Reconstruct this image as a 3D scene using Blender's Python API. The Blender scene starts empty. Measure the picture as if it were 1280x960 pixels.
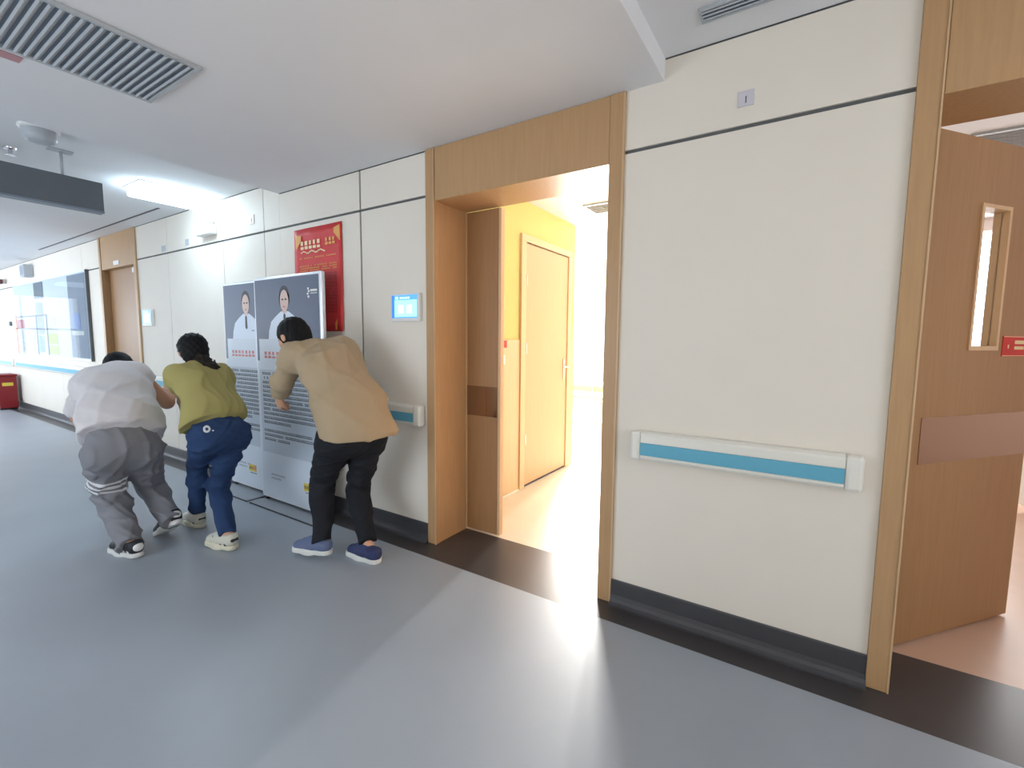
import bpy, bmesh, math, random
import numpy as np
from mathutils import Vector, Matrix

random.seed(7)
rng = np.random.default_rng(5)
S = bpy.context.scene
C = S.collection

# ------------------------------------------------------------------ camera, world, large lights, exposure
def srgb(r, g, b):
    f = lambda c: (c / 255 / 12.92) if c / 255 <= 0.04045 else ((c / 255 + 0.055) / 1.055) ** 2.4
    return (f(r), f(g), f(b), 1.0)

cam_d = bpy.data.cameras.new('camera')
cam = bpy.data.objects.new('camera', cam_d); C.objects.link(cam)
cam_d.sensor_fit = 'HORIZONTAL'; cam_d.sensor_width = 36.0
cam_d.lens = 573.0755 * 36.0 / 1280.0
cam_d.clip_start = 0.02; cam_d.clip_end = 200
YAW, PITCH, ROLL = 0.572, 0.0943, 0.0091
_f = Vector((-math.sin(YAW) * math.cos(PITCH), math.cos(YAW) * math.cos(PITCH), -math.sin(PITCH)))
_r0 = Vector((math.cos(YAW), math.sin(YAW), 0)); _u0 = _r0.cross(_f)
_r = math.cos(ROLL) * _r0 + math.sin(ROLL) * _u0
_u = -math.sin(ROLL) * _r0 + math.cos(ROLL) * _u0
_M = Matrix((( _r.x, _u.x, -_f.x, 0.0), (_r.y, _u.y, -_f.y, -2.2046), (_r.z, _u.z, -_f.z, 1.35), (0, 0, 0, 1)))
cam.matrix_world = _M
S.camera = cam

S.view_settings.view_transform = 'Standard'
S.view_settings.look = 'None'
S.view_settings.exposure = -0.25
S.view_settings.gamma = 1.0
S.view_settings.use_curve_mapping = False
S.cycles.use_denoising = True
S.cycles.max_bounces = 8
S.cycles.diffuse_bounces = 5
S.cycles.glossy_bounces = 4
S.cycles.sample_clamp_indirect = 6.0

W = bpy.data.worlds.new('world'); S.world = W; W.use_nodes = True
W.node_tree.nodes['Background'].inputs[0].default_value = (0.86, 0.93, 1.0, 1)
W.node_tree.nodes['Background'].inputs[1].default_value = 5.0

def area(name, loc, direction, sx, sy, power, col, spread=180):
    d = bpy.data.lights.new(name, 'AREA'); d.shape = 'RECTANGLE'; d.size = sx; d.size_y = sy
    d.energy = power; d.color = col; d.spread = math.radians(spread)
    o = bpy.data.objects.new(name, d); C.objects.link(o); o.location = loc
    o.rotation_euler = Vector(direction).to_track_quat('-Z', 'Y').to_euler()
    return o
# daylight through the window of the ward behind the first door
area('ward_window_daylight', (-3.55, 6.35, 1.75), (0.10, -1, -0.12), 1.9, 1.5, 1250, (1.0, 0.97, 0.92), 105)
# daylight through the window at the far end of the corridor
area('corridor_end_daylight', (-19.7, -1.5, 1.6), (1, 0, 0.02), 2.4, 1.9, 75, (0.66, 0.81, 1.0))
# added fill light behind an invented row of windows in the opposite wall
area('corridor_side_fill', (-11.2, -3.1, 1.6), (0, 1, 0.0), 7.4, 1.4, 54, (0.66, 0.82, 1.0))
# daylight through the window of the room behind the near door
area('side_room_window_daylight', (1.9, 4.15, 1.7), (-0.05, -1, -0.15), 2.4, 1.4, 55, (1.0, 0.94, 0.88))
# daylight through the window in the near end wall of the corridor
area('near_end_window_daylight', (2.75, -1.5, 1.6), (-1, 0.0, 0.0), 1.8, 1.3, 13, (1.0, 0.94, 0.88))
# added fill light from an invented lobby behind the photographer
area('added_lobby_fill', (-3.0, -4.7, 1.2), (0.0, 1, 0.0), 2.8, 1.6, 15, (0.58, 0.79, 1.0))

# ------------------------------------------------------------------ materials
def mat(name, col, rough=0.5, metal=0.0, var=0.0, vscale=8.0, bump=0.0, bscale=60.0, emis=None, estr=0.0, spec=None, stretch=(1, 1, 1), coat=0.0):
    m = bpy.data.materials.new(name); m.use_nodes = True
    nt = m.node_tree; b = nt.nodes['Principled BSDF']
    b.inputs['Base Color'].default_value = col
    b.inputs['Roughness'].default_value = rough
    b.inputs['Metallic'].default_value = metal
    if spec is not None: b.inputs['Specular IOR Level'].default_value = spec
    if coat: b.inputs['Coat Weight'].default_value = coat
    if emis is not None:
        b.inputs['Emission Color'].default_value = emis; b.inputs['Emission Strength'].default_value = estr
    if var or bump:
        tc = nt.nodes.new('ShaderNodeTexCoord'); mp = nt.nodes.new('ShaderNodeMapping')
        mp.inputs['Scale'].default_value = stretch
        nt.links.new(tc.outputs['Object'], mp.inputs['Vector'])
    if var:
        n = nt.nodes.new('ShaderNodeTexNoise'); n.inputs['Scale'].default_value = vscale; n.inputs['Detail'].default_value = 6
        nt.links.new(mp.outputs[0], n.inputs['Vector'])
        r = nt.nodes.new('ShaderNodeValToRGB')
        r.color_ramp.elements[0].position = 0.3; r.color_ramp.elements[1].position = 0.7
        r.color_ramp.elements[0].color = tuple(max(0, c * (1 - var)) for c in col[:3]) + (1,)
        r.color_ramp.elements[1].color = tuple(min(1, c * (1 + var)) for c in col[:3]) + (1,)
        nt.links.new(n.outputs['Fac'], r.inputs['Fac']); nt.links.new(r.outputs['Color'], b.inputs['Base Color'])
    if bump:
        n2 = nt.nodes.new('ShaderNodeTexNoise'); n2.inputs['Scale'].default_value = bscale; n2.inputs['Detail'].default_value = 4
        nt.links.new(mp.outputs[0], n2.inputs['Vector'])
        bp = nt.nodes.new('ShaderNodeBump'); bp.inputs['Strength'].default_value = bump; bp.inputs['Distance'].default_value = 0.004
        nt.links.new(n2.outputs['Fac'], bp.inputs['Height']); nt.links.new(bp.outputs['Normal'], b.inputs['Normal'])
    return m

M = {}
M['panel'] = mat('cream_wall_panel', srgb(231, 224, 213), 0.55, spec=0.3, var=0.015, vscale=3)
M['seam'] = mat('dark_seam', srgb(92, 94, 96), 0.6)
M['ceil'] = mat('ceiling_white', srgb(226, 227, 230), 0.85, var=0.015, vscale=2, bump=0.05, bscale=40)
M['floor'] = mat('grey_vinyl', srgb(154, 162, 172), 0.36, var=0.04, vscale=2.2, bump=0.02, bscale=12, spec=0.45)
M['border'] = mat('charcoal_vinyl', srgb(64, 61, 62), 0.33, var=0.06, vscale=4, bump=0.03, bscale=15)
M['cove'] = mat('charcoal_baseboard', srgb(66, 66, 70), 0.45, var=0.05, vscale=6)
M['wood'] = mat('honey_wood', srgb(184, 147, 106), 0.42, var=0.06, vscale=5, stretch=(14, 14, 0.8), bump=0.05, bscale=30)
M['wood2'] = mat('honey_wood_edge', srgb(202, 170, 132), 0.4, var=0.05, vscale=5, stretch=(14, 14, 0.8))
M['leafwood'] = mat('brown_door_wood', srgb(160, 120, 80), 0.40, var=0.07, vscale=5, stretch=(16, 16, 0.7), bump=0.04, bscale=30)
M['peachwood'] = mat('pale_peach_wood', srgb(218, 184, 146), 0.45, var=0.04, vscale=5, stretch=(14, 14, 0.8))
M['steel'] = mat('brushed_steel', srgb(160, 142, 128), 0.16, 1.0, bump=0.02, bscale=90, stretch=(1, 1, 30))
M['chrome'] = mat('chrome', srgb(205, 205, 210), 0.2, 1.0)
M['white'] = mat('white_plastic', srgb(232, 232, 230), 0.4)
M['rail'] = mat('rail_ivory', srgb(232, 230, 222), 0.35)
M['blue'] = mat('rail_blue', srgb(96, 172, 200), 0.4)
M['yellowwall'] = mat('yellow_paint', srgb(204, 196, 128), 0.8, var=0.02, vscale=4)
M['whitewall'] = mat('white_paint', srgb(238, 236, 228), 0.8)
M['pinkwall'] = mat('rose_paint', srgb(232, 214, 206), 0.8)
M['roomfloor'] = mat('cream_vinyl', srgb(224, 214, 196), 0.35, var=0.03, vscale=6)
M['rosefloor'] = mat('rose_vinyl', srgb(205, 172, 150), 0.35, var=0.03, vscale=6)
M['black'] = mat('black_panel', srgb(92, 99, 106), 0.45, var=0.05, vscale=5)
M['grille'] = mat('grey_grille', srgb(178, 184, 190), 0.5)
M['grilledark'] = mat('duct_dark', srgb(150, 160, 172), 0.8)
M['red'] = mat('red_paper', srgb(205, 44, 44), 0.55, var=0.08, vscale=7)
M['gold'] = mat('gold_print', srgb(232, 168, 84), 0.5)
M['creamprint'] = mat('cream_print', srgb(238, 214, 170), 0.5)
M['darkred'] = mat('dark_red_print', srgb(150, 30, 34), 0.55)
M['slate'] = mat('slate_print', srgb(92, 103, 126), 0.45, var=0.04, vscale=3)
M['paper'] = mat('board_paper', srgb(208, 218, 230), 0.45)
M['paper2'] = mat('board_paper_grey', srgb(186, 198, 210), 0.45)
M['ink'] = mat('black_ink', srgb(62, 66, 76), 0.6)
M['greyink'] = mat('grey_ink', srgb(140, 150, 165), 0.6)
M['redink'] = mat('red_ink', srgb(212, 132, 126), 0.6)
M['coat'] = mat('printed_white_coat', srgb(216, 226, 242), 0.5)
M['skinprint'] = mat('printed_skin', srgb(216, 188, 178), 0.5)
M['hairprint'] = mat('printed_hair', srgb(56, 54, 62), 0.5)
M['alu'] = mat('white_aluminium', srgb(226, 230, 236), 0.3, 0.3)
M['baseplate'] = mat('grey_base_plate', srgb(142, 148, 156), 0.4)
M['blackedge'] = mat('black_edge', srgb(30, 31, 34), 0.5)
M['yellowprint'] = mat('yellow_print', srgb(214, 190, 70), 0.5)
M['screen'] = mat('lit_screen', srgb(90, 160, 250), 0.3, emis=srgb(105, 185, 255), estr=0.8)
M['screen2'] = mat('lit_screen_pale', srgb(170, 220, 250), 0.3, emis=srgb(168, 228, 255), estr=0.95)
M['screen3'] = mat('lit_screen_deep', srgb(60, 120, 240), 0.3, emis=srgb(70, 135, 250), estr=0.85)
M['extred'] = mat('extinguisher_red', srgb(132, 22, 28), 0.4)
M['lamp'] = mat('lamp_diffuser', srgb(255, 255, 255), 0.5, emis=(0.66, 0.86, 1.0, 1), estr=27.0)
M['addedlamp'] = mat('added_lamp_diffuser', srgb(255, 255, 255), 0.5, emis=(0.75, 0.88, 1.0, 1), estr=3.0)  # glow of the added out-of-view lamps
M['sheet'] = mat('bed_sheet', srgb(240, 238, 230), 0.9, bump=0.2, bscale=10)
M['yellowcloth'] = mat('yellow_curtain', srgb(232, 206, 110), 0.9, bump=0.2, bscale=10)
M['bedmetal'] = mat('bed_metal', srgb(170, 150, 120), 0.4, 0.5)

def glass(name, col, rough=0.02):
    m = bpy.data.materials.new(name); m.use_nodes = True
    nt = m.node_tree; nt.nodes.clear()
    o = nt.nodes.new('ShaderNodeOutputMaterial'); mx = nt.nodes.new('ShaderNodeMixShader')
    t = nt.nodes.new('ShaderNodeBsdfTransparent'); t.inputs[0].default_value = col
    g = nt.nodes.new('ShaderNodeBsdfGlossy'); g.inputs['Roughness'].default_value = rough
    lw = nt.nodes.new('ShaderNodeLayerWeight'); lw.inputs['Blend'].default_value = 0.5
    pw = nt.nodes.new('ShaderNodeMath'); pw.operation = 'POWER'; pw.inputs[1].default_value = 5.0
    fr = nt.nodes.new('ShaderNodeMath'); fr.operation = 'MULTIPLY_ADD'; fr.inputs[1].default_value = 0.06; fr.inputs[2].default_value = 0.015
    nt.links.new(lw.outputs['Facing'], pw.inputs[0]); nt.links.new(pw.outputs[0], fr.inputs[0])
    nt.links.new(fr.outputs[0], mx.inputs[0]); nt.links.new(t.outputs[0], mx.inputs[1]); nt.links.new(g.outputs[0], mx.inputs[2])
    nt.links.new(mx.outputs[0], o.inputs['Surface'])
    return m
M['glass'] = glass('clear_glass', (0.96, 0.97, 0.97, 1))

# ------------------------------------------------------------------ mesh helpers (world coordinates)
def box(bm, x0, x1, y0, y1, z0, z1):
    v = [bm.verts.new(p) for p in ((x0, y0, z0), (x1, y0, z0), (x1, y1, z0), (x0, y1, z0), (x0, y0, z1), (x1, y0, z1), (x1, y1, z1), (x0, y1, z1))]
    for f in ((0, 3, 2, 1), (4, 5, 6, 7), (0, 1, 5, 4), (1, 2, 6, 5), (2, 3, 7, 6), (3, 0, 4, 7)):
        bm.faces.new([v[i] for i in f])
def quadpoly(bm, pts, mi=0):
    f = bm.faces.new([bm.verts.new(p) for p in pts]); f.material_index = mi; return f
def prism(bm, prof, axis, a0, a1):
    """extrude a 2-D profile along an axis; the profile gives the two other coordinates in order"""
    def P(u, v, a):
        return {0: (a, u, v), 1: (u, a, v), 2: (u, v, a)}[axis]
    A = [bm.verts.new(P(u, v, a0)) for u, v in prof]; B = [bm.verts.new(P(u, v, a1)) for u, v in prof]
    n = len(prof)
    bm.faces.new(A); bm.faces.new(B[::-1])
    for i in range(n): bm.faces.new((A[i], B[i], B[(i + 1) % n], A[(i + 1) % n]))
def tube(bm, a, b, r0, r1=None, n=14, caps=True):
    r1 = r0 if r1 is None else r1
    a = Vector(a); b = Vector(b); d = (b - a).normalized()
    s = d.orthogonal().normalized(); t = d.cross(s)
    A = []; B = []
    for i in range(n):
        w = 2 * math.pi * i / n; e = s * math.cos(w) + t * math.sin(w)
        A.append(bm.verts.new(a + e * r0)); B.append(bm.verts.new(b + e * r1))
    for i in range(n): bm.faces.new((A[i], A[(i + 1) % n], B[(i + 1) % n], B[i]))
    if caps: bm.faces.new(A[::-1]); bm.faces.new(B)
def mk(name, bm, m, parent=None, bevel=0.0, smooth=False, seg=2):
    if bevel > 0:
        bmesh.ops.bevel(bm, geom=list(bm.edges), offset=bevel, segments=seg, affect='EDGES', profile=0.5, clamp_overlap=True)
    bmesh.ops.recalc_face_normals(bm, faces=bm.faces)
    me = bpy.data.meshes.new(name); bm.to_mesh(me); bm.free()
    for mm in (m if isinstance(m, (list, tuple)) else [m]): me.materials.append(mm)
    if smooth:
        for p in me.polygons: p.use_smooth = True
    return link(name, me, parent)
def link(name, me, parent=None):
    o = bpy.data.objects.new(name, me); C.objects.link(o)
    if parent is not None: attach(o, parent)
    return o
def wm(o):
    m = Matrix.LocRotScale(o.location, o.rotation_euler, o.scale)
    return m if o.parent is None else wm(o.parent) @ o.matrix_parent_inverse @ m
def attach(o, parent):
    o.parent = parent; o.matrix_parent_inverse = wm(parent).inverted()
def bx(name, m, parent, x0, x1, y0, y1, z0, z1, bevel=0.0):
    bm = bmesh.new(); box(bm, min(x0, x1), max(x0, x1), min(y0, y1), max(y0, y1), min(z0, z1), max(z0, z1)); return mk(name, bm, m, parent, bevel)
def empty(name, loc, rz=0.0):
    o = bpy.data.objects.new(name, None); C.objects.link(o); o.location = loc; o.rotation_euler = (0, 0, rz)
    o.empty_display_size = 0.1
    return o
def tag(o, label, cat, group=None):
    o['label'] = label; o['category'] = cat
    if group: o['group'] = group
    return o
def struct(o, label=None, cat=None):
    o['kind'] = 'structure'
    if label: o['label'] = label
    if cat: o['category'] = cat
    return o
def local(o, parent):
    """child whose mesh is already in the parent's local space"""
    o.parent = parent; return o

Z1, Z2 = 2.5216, 2.618      # dropped ceiling, upper ceiling
ZS = 2.2473                 # horizontal wall seam
XA, XB = -0.616, -3.69      # ends of the dropped ceiling
YB = -2.95                  # wall behind the photographer
XL, XR = -19.5, 2.6
D1 = (-2.066, -0.7915); D2 = (0.2663, 1.60); D3 = (-7.80, -6.615)   # door frames, outer edges
DEP = 0.31

# ------------------------------------------------------------------ floor
o = struct(bx('floor', M['floor'], None, XL, XR, YB, -0.1745, -0.08, 0.0), 'blue grey vinyl corridor floor', 'floor')
o = struct(bx('floor_border', M['border'], None, XL, XR, -0.1745, 0.0, -0.08, 0.0), 'charcoal vinyl border strip along the corridor wall', 'floor border')
for (a, b) in (D1, D2, D3):
    struct(bx('floor_threshold', M['border'], o, a, b, 0.0, DEP, -0.08, 0.0))
struct(bx('floor_ward', M['roomfloor'], None, -6.2, 0.15, DEP, 6.3, -0.08, 0.0), 'cream vinyl floor of the bright ward', 'floor')
struct(bx('floor_side_room', M['rosefloor'], None, 0.15, 4.2, DEP, 4.1, -0.08, 0.0), 'rose beige vinyl floor of the room behind the near door', 'floor')
struct(bx('floor_far_room', M['roomfloor'], None, -9.2, -6.25, DEP, 3.0, -0.08, 0.0), 'vinyl floor of the room behind the far door', 'floor')

# ------------------------------------------------------------------ ceilings
struct(bx('ceiling_upper_far', M['ceil'], None, XL, XB, YB, 0.0, Z2, Z2 + 0.1), 'white upper corridor ceiling beyond the dropped section', 'ceiling')
struct(bx('ceiling_upper_near', M['ceil'], None, XA, XR, YB, 0.0, Z2, Z2 + 0.1), 'white upper corridor ceiling by the near door', 'ceiling')
struct(bx('ceiling_dropped', M['ceil'], None, XB, XA, YB, 0.0, Z1, Z2 + 0.1), 'dropped white ceiling section across the corridor', 'ceiling')
struct(bx('ceiling_ward', M['ceil'], None, -6.2, 0.15, DEP, 6.3, 2.565, 2.66), 'white ceiling of the bright ward', 'ceiling')
struct(bx('ceiling_side_room', M['ceil'], None, 0.15, 4.2, DEP, 4.1, 2.57, 2.66), 'white ceiling of the room behind the near door', 'ceiling')
struct(bx('ceiling_far_room', M['ceil'], None, -9.2, -6.25, DEP, 3.0, 2.57, 2.66), 'ceiling of the room behind the far door', 'ceiling')
struct(bx('gap_shade_strip', M['seam'], None, -9.6, -5.45, -0.195, -0.175, Z2 - 0.004, Z2 + 0.002), 'dark shadow gap in the ceiling along the far wall', 'trim')  # dark colour stands in for the shade inside a ceiling gap

# ------------------------------------------------------------------ right wall: dark backing, cream panels with open seams
bm = bmesh.new()
for (a, b) in ((XL, D3[0]), (D3[1], D1[0]), (D1[1], D2[0]), (D2[1], XR)):
    box(bm, a, b, 0.012, 0.12, 0, Z2 + 0.1)
for (a, b) in (D1, D2, D3):
    box(bm, a, b, 0.012, 0.12, 2.22, Z2 + 0.1)
wall = struct(mk('wall_right', bm, M['seam']), 'cream panelled corridor wall with dark seams', 'wall')
G = 0.0085
def panels(x0, x1, ztop, seams, gx=G):
    xs = [x0] + list(seams) + [x1]
    for i in range(len(xs) - 1):
        a = xs[i] + (gx if i > 0 else 0.0); b = xs[i + 1] - (gx if i < len(xs) - 2 else 0.0)
        bx('wall_panel', M['panel'], wall, a, b, 0.0, 0.012, 0.02, ZS - G, 0.0012)
        bx('wall_panel', M['panel'], wall, a, b, 0.0, 0.012, ZS + G, ztop - 0.007, 0.0012)
panels(XL, D3[0], Z2, [-18.3, -17.1, -15.9, -14.6, -13.4, -12.19, -10.93, -9.79, -8.50], 0.003)
panels(D3[1], XB - 0.0, Z2, [-5.798, -4.622, -3.924], 0.004)
panels(XB, D1[0], Z1, [-2.698])
panels(D1[1], D2[0], Z2, [])
panels(D2[1], XR, Z2, [])
# cove baseboards
def baseboard(name, x0, x1, label):
    bm = bmesh.new()
    prof = [(0.0, 0.1235), (-0.008, 0.1235), (-0.010, 0.120), (-0.011, 0.045), (-0.015, 0.026), (-0.024, 0.012), (-0.038, 0.004), (-0.052, 0.001), (0.0, 0.001)]
    prism(bm, prof, 0, x0, x1)
    struct(mk(name, bm, M['cove']), label, 'baseboard')
baseboard('baseboard_near', D1[1], D2[0], 'charcoal cove baseboard between the two open doors')
baseboard('baseboard_middle', D3[1], D1[0], 'charcoal cove baseboard behind the people')
baseboard('baseboard_far', XL, D3[0], 'charcoal cove baseboard below the notice board')

# walls that close the corridor
bm = bmesh.new()
box(bm, XL, -15.0, YB - 0.1, YB, 0, Z2 + 0.1); box(bm, -7.4, -4.3, YB - 0.1, YB, 0, Z2 + 0.1); box(bm, -15.0, -7.4, YB - 0.1, YB, 0, 0.85); box(bm, -15.0, -7.4, YB - 0.1, YB, 2.35, Z2 + 0.1)
for k in range(5): box(bm, -13.76 + 1.27 * k - 0.04, -13.76 + 1.27 * k + 0.04, YB - 0.08, YB - 0.02, 0.85, 2.35)  # window row added to let the side fill light in
box(bm, -1.4, XR, YB - 0.1, YB, 0, Z2 + 0.1); box(bm, -4.3, -1.4, YB - 0.1, YB, 2.45, Z2 + 0.1)  # lobby opening added and placed for its light
struct(mk('wall_left', bm, M['panel']), 'opposite corridor wall with a wide lobby opening', 'wall')
bm = bmesh.new()
box(bm, XR, XR + 0.1, YB - 0.1, -2.4, 0, Z2 + 0.1); box(bm, XR, XR + 0.1, -0.6, 0.12, 0, Z2 + 0.1); box(bm, XR, XR + 0.1, -2.4, -0.6, 0, 0.95); box(bm, XR, XR + 0.1, -2.4, -0.6, 2.25, Z2 + 0.1)
struct(mk('wall_near_end', bm, M['panel']), 'cream wall closing the near end of the corridor', 'wall')
bm = bmesh.new()
box(bm, XL - 0.1, XL, YB - 0.1, -2.75, 0, Z2 + 0.1); box(bm, XL - 0.1, XL, -0.25, 0.12, 0, Z2 + 0.1)
box(bm, XL - 0.1, XL, -2.75, -0.25, 0, 0.6); box(bm, XL - 0.1, XL, -2.75, -0.25, 2.55, Z2 + 0.1)
struct(mk('wall_far_end', bm, M['panel']), 'far end wall around the corridor window', 'wall')
bm = bmesh.new(); box(bm, XL - 0.06, XL - 0.02, -1.52, -1.48, 0.6, 2.55); box(bm, XL - 0.06, XL - 0.02, -2.75, -0.25, 1.55, 1.59)
struct(mk('window_1', bm, M['white']), 'white mullions of the window at the far corridor end', 'window')
struct(bx('floor_added_lobby', M['floor'], None, -5.0, 0.8, -4.6, YB, -0.08, 0.0), 'grey vinyl floor of the lobby behind the camera', 'floor')  # unseen lobby, added to house the fill light
bm = bmesh.new()
box(bm, -5.1, -5.0, -4.7, YB - 0.1, 0, 2.6); box(bm, 0.8, 0.9, -4.7, YB - 0.1, 0, 2.6)
box(bm, -5.0, -4.45, -4.7, -4.6, 0, 2.6); box(bm, -1.55, 0.8, -4.7, -4.6, 0, 2.6); box(bm, -4.45, -1.55, -4.7, -4.6, 0, 0.35); box(bm, -4.45, -1.55, -4.7, -4.6, 2.05, 2.6)
struct(mk('wall_added_lobby', bm, M['panel']), 'lobby walls behind the camera around a wide window', 'wall')
struct(bx('ceiling_added_lobby', M['ceil'], None, -5.0, 0.8, -4.6, YB - 0.1, 2.5, 2.6), 'white ceiling of the lobby behind the camera', 'ceiling')

# ------------------------------------------------------------------ doorways
def doorway(name, d, ztop, label, w=0.072, lin=2.205):
    x0, x1 = d
    r = struct(empty(name, ((x0 + x1) / 2, 0, 0)), label, 'door')
    P = -0.016
    bx('jamb', M['wood'], r, x0, x0 + w, P, 0.02, 0.0, ztop - 0.002, 0.002)
    bx('jamb', M['wood'], r, x1 - w, x1, P, 0.02, 0.0, ztop - 0.002, 0.002)
    bx('edge_strip', M['wood2'], r, x0 + w - 0.006, x0 + w, P - 0.003, P + 0.004, 0.0, ztop - 0.003)
    bx('edge_strip', M['wood2'], r, x1 - 0.006, x1 + 0.001, P - 0.003, P + 0.012, 0.0, ztop - 0.003)
    bx('header_panel', M['wood'], r, x0 + w + 0.002, x1 - w - 0.002, P + 0.004, 0.02, lin, ztop - 0.002, 0.0015)
    bx('reveal', M['wood'], r, x0 + 0.02, x0 + w - 0.006, 0.02, DEP, 0.0, lin + 0.02)
    bx('reveal', M['wood'], r, x1 - w + 0.006, x1 - 0.02, 0.02, DEP, 0.0, lin + 0.02)
    bx('soffit', M['wood'], r, x0 + w - 0.006, x1 - w + 0.006, 0.02, DEP, lin + 0.002, lin + 0.03)
    return r
d1 = doorway('door_1', D1, Z1, 'open wooden doorway into the bright ward with a narrow fixed leaf')
d2 = doorway('door_2', D2, Z2, 'wooden doorway at the right edge with its leaf standing ajar')
d3 = doorway('door_3', D3, Z2, 'wooden doorway at the far end beside the notice board')
# narrow fixed leaf of door 1
lf = bx('fixed_leaf', M['leafwood'], d1, -1.996, -1.735, DEP, DEP + 0.045, 0.012, 2.205, 0.002)
bx('leaf_edge', M['peachwood'], d1, -1.735, -1.715, DEP + 0.004, DEP + 0.045, 0.012, 2.205, 0.002)
bx('steel_plate', M['steel'], lf, -1.990, -1.826, DEP - 0.003, DEP, 0.832, 1.037)
bx('push_plate', M['steel'], lf, -1.822, -1.736, DEP - 0.005, DEP, 0.832, 1.037)
bx('leaf_stop', M['wood2'], d1, -1.998, -1.990, DEP - 0.012, DEP, 0.012, 2.205)
# swung-open active leaf of door 1 (stands against the ward's side)
al = empty('active_leaf', (-0.868, DEP + 0.01, 0)); al.rotation_euler = (0, 0, math.radians(84)); attach(al, d1)
def leaf_box(name, m, par, *a, bevel=0.002):
    o = bx(name, m, None, *a, bevel=bevel); return local(o, par)
bpy.data.objects.remove(al)
bm = bmesh.new(); box(bm, 0.0, 0.86, -0.045, 0.0, 0.012, 2.205)
bmesh.ops.rotate(bm, cent=(0, 0, 0), matrix=Matrix.Rotation(math.radians(84), 3, 'Z'), verts=bm.verts)
bmesh.ops.translate(bm, vec=(-0.880, DEP + 0.012, 0), verts=bm.verts)
mk('active_leaf', bm, M['leafwood'], d1)

# leaf of door 2, ajar at 51 degrees
ang = math.atan2(0.968 - 0.329, 0.904 - 0.385)
def L2(name, boxes, m, par, bevel=0.0):
    bm = bmesh.new()
    for b in boxes: box(bm, *b)
    if bevel: bmesh.ops.bevel(bm, geom=list(bm.edges), offset=bevel, segments=2, affect='EDGES', profile=0.5, clamp_overlap=True)
    bmesh.ops.rotate(bm, cent=(0, 0, 0), matrix=Matrix.Rotation(ang, 3, 'Z'), verts=bm.verts)
    bmesh.ops.translate(bm, vec=(0.385, 0.329, 0), verts=bm.verts)
    return mk(name, bm, m, par)
wx0, wx1, wz0, wz1 = 0.318, 0.525, 1.325, 1.953
TH = 0.045
lf2 = L2('swing_leaf', [(0.0, wx0, 0, TH, 0.014, 2.213), (wx1, 0.825, 0, TH, 0.014, 2.213), (wx0, wx1, 0, TH, 0.014, wz0), (wx0, wx1, 0, TH, wz1, 2.213)], M['leafwood'], d2)
L2('vision_frame', [(wx0, wx0 + 0.016, -0.006, TH + 0.006, wz0, wz1), (wx1 - 0.016, wx1, -0.006, TH + 0.006, wz0, wz1), (wx0 + 0.016, wx1 - 0.016, -0.006, TH + 0.006, wz0, wz0 + 0.02), (wx0 + 0.016, wx1 - 0.016, -0.006, TH + 0.006, wz1 - 0.016, wz1)], M['peachwood'], lf2)
L2('glass_pane', [(wx0 + 0.016, wx1 - 0.016, TH / 2 - 0.003, TH / 2 + 0.003, wz0 + 0.02, wz1 - 0.016)], M['glass'], lf2)
L2('steel_plate', [(0.06, 0.825, -0.003, 0.0, 0.832, 1.037)], M['steel'], lf2)
L2('leaf_edge', [(0.825, 0.832, 0.002, TH - 0.002, 0.014, 2.213)], M['peachwood'], lf2)
L2('red_sticker', [(0.562, 0.742, -0.0025, 0.0, 1.298, 1.392)], M['red'], lf2)['label'] = 'red sticker with a pale symbol'
L2('sticker_mark', [(0.60, 0.608, -0.0035, -0.0025, 1.335, 1.352), (0.65, 0.72, -0.0035, -0.0025, 1.355, 1.372), (0.65, 0.72, -0.0035, -0.0025, 1.330, 1.345), (0.565, 0.742, -0.0035, -0.0025, 1.3, 1.303), (0.565, 0.742, -0.0035, -0.0025, 1.387, 1.390)], M['creamprint'], lf2)
# closed leaf of door 3
lf3 = bx('closed_leaf', M['leafwood'], d3, D3[0] + 0.072, D3[1] - 0.072, 0.06, 0.10, 0.012, 2.205, 0.002)
bx('steel_plate', M['steel'], lf3, D3[0] + 0.15, D3[1] - 0.10, 0.057, 0.06, 0.832, 1.037)
bx('number_plate', M['white'], d3, -7.30, -7.12, -0.018, -0.012, 2.235, 2.285)
bx('closer', M['white'], d3, -6.85, -6.70, 0.02, 0.06, 2.12, 2.18, 0.004)

# ------------------------------------------------------------------ ward behind door 1
wl = struct(bx('wall_ward_entry', M['yellowwall'], None, -2.25, -2.15, DEP, 2.36, 1.36, 2.565), 'yellow painted entry wall of the ward', 'wall')
bx('wainscot', M['peachwood'], wl, -2.25, -2.14, DEP, 1.30, 0.0, 1.36, 0.003)
bx('wainscot', M['peachwood'], wl, -2.25, -2.14, 2.24, 2.36, 0.0, 1.36, 0.003)
bx('wainscot_skirting', M['whitewall'], wl, -2.14, -2.132, DEP, 1.30, 0.0, 0.012)
bx('wall_fill', M['yellowwall'], wl, -2.25, -2.155, 1.30, 2.24, 0.0, 1.36)
d4 = struct(empty('door_4', (-2.15, 1.77, 0)), 'closed peach wooden door in the yellow ward entry wall', 'door')
bx('jamb', M['peachwood'], d4, -2.16, -2.125, 1.24, 1.32, 0.0, 2.215, 0.003)
bx('jamb', M['peachwood'], d4, -2.16, -2.125, 2.17, 2.25, 0.0, 2.215, 0.003)
bx('head_casing', M['peachwood'], d4, -2.16, -2.125, 1.24, 2.25, 2.215, 2.275, 0.003)
bx('leaf', mat('salmon_wood', srgb(214, 166, 130), 0.45, var=0.04, vscale=5, stretch=(14, 14, 0.8)), d4, -2.165, -2.138, 1.325, 2.165, 0.02, 2.205, 0.002)
bx('door_gap', M['ink'], d4, -2.166, -2.142, 1.32, 2.17, 0.0, 2.213)
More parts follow.
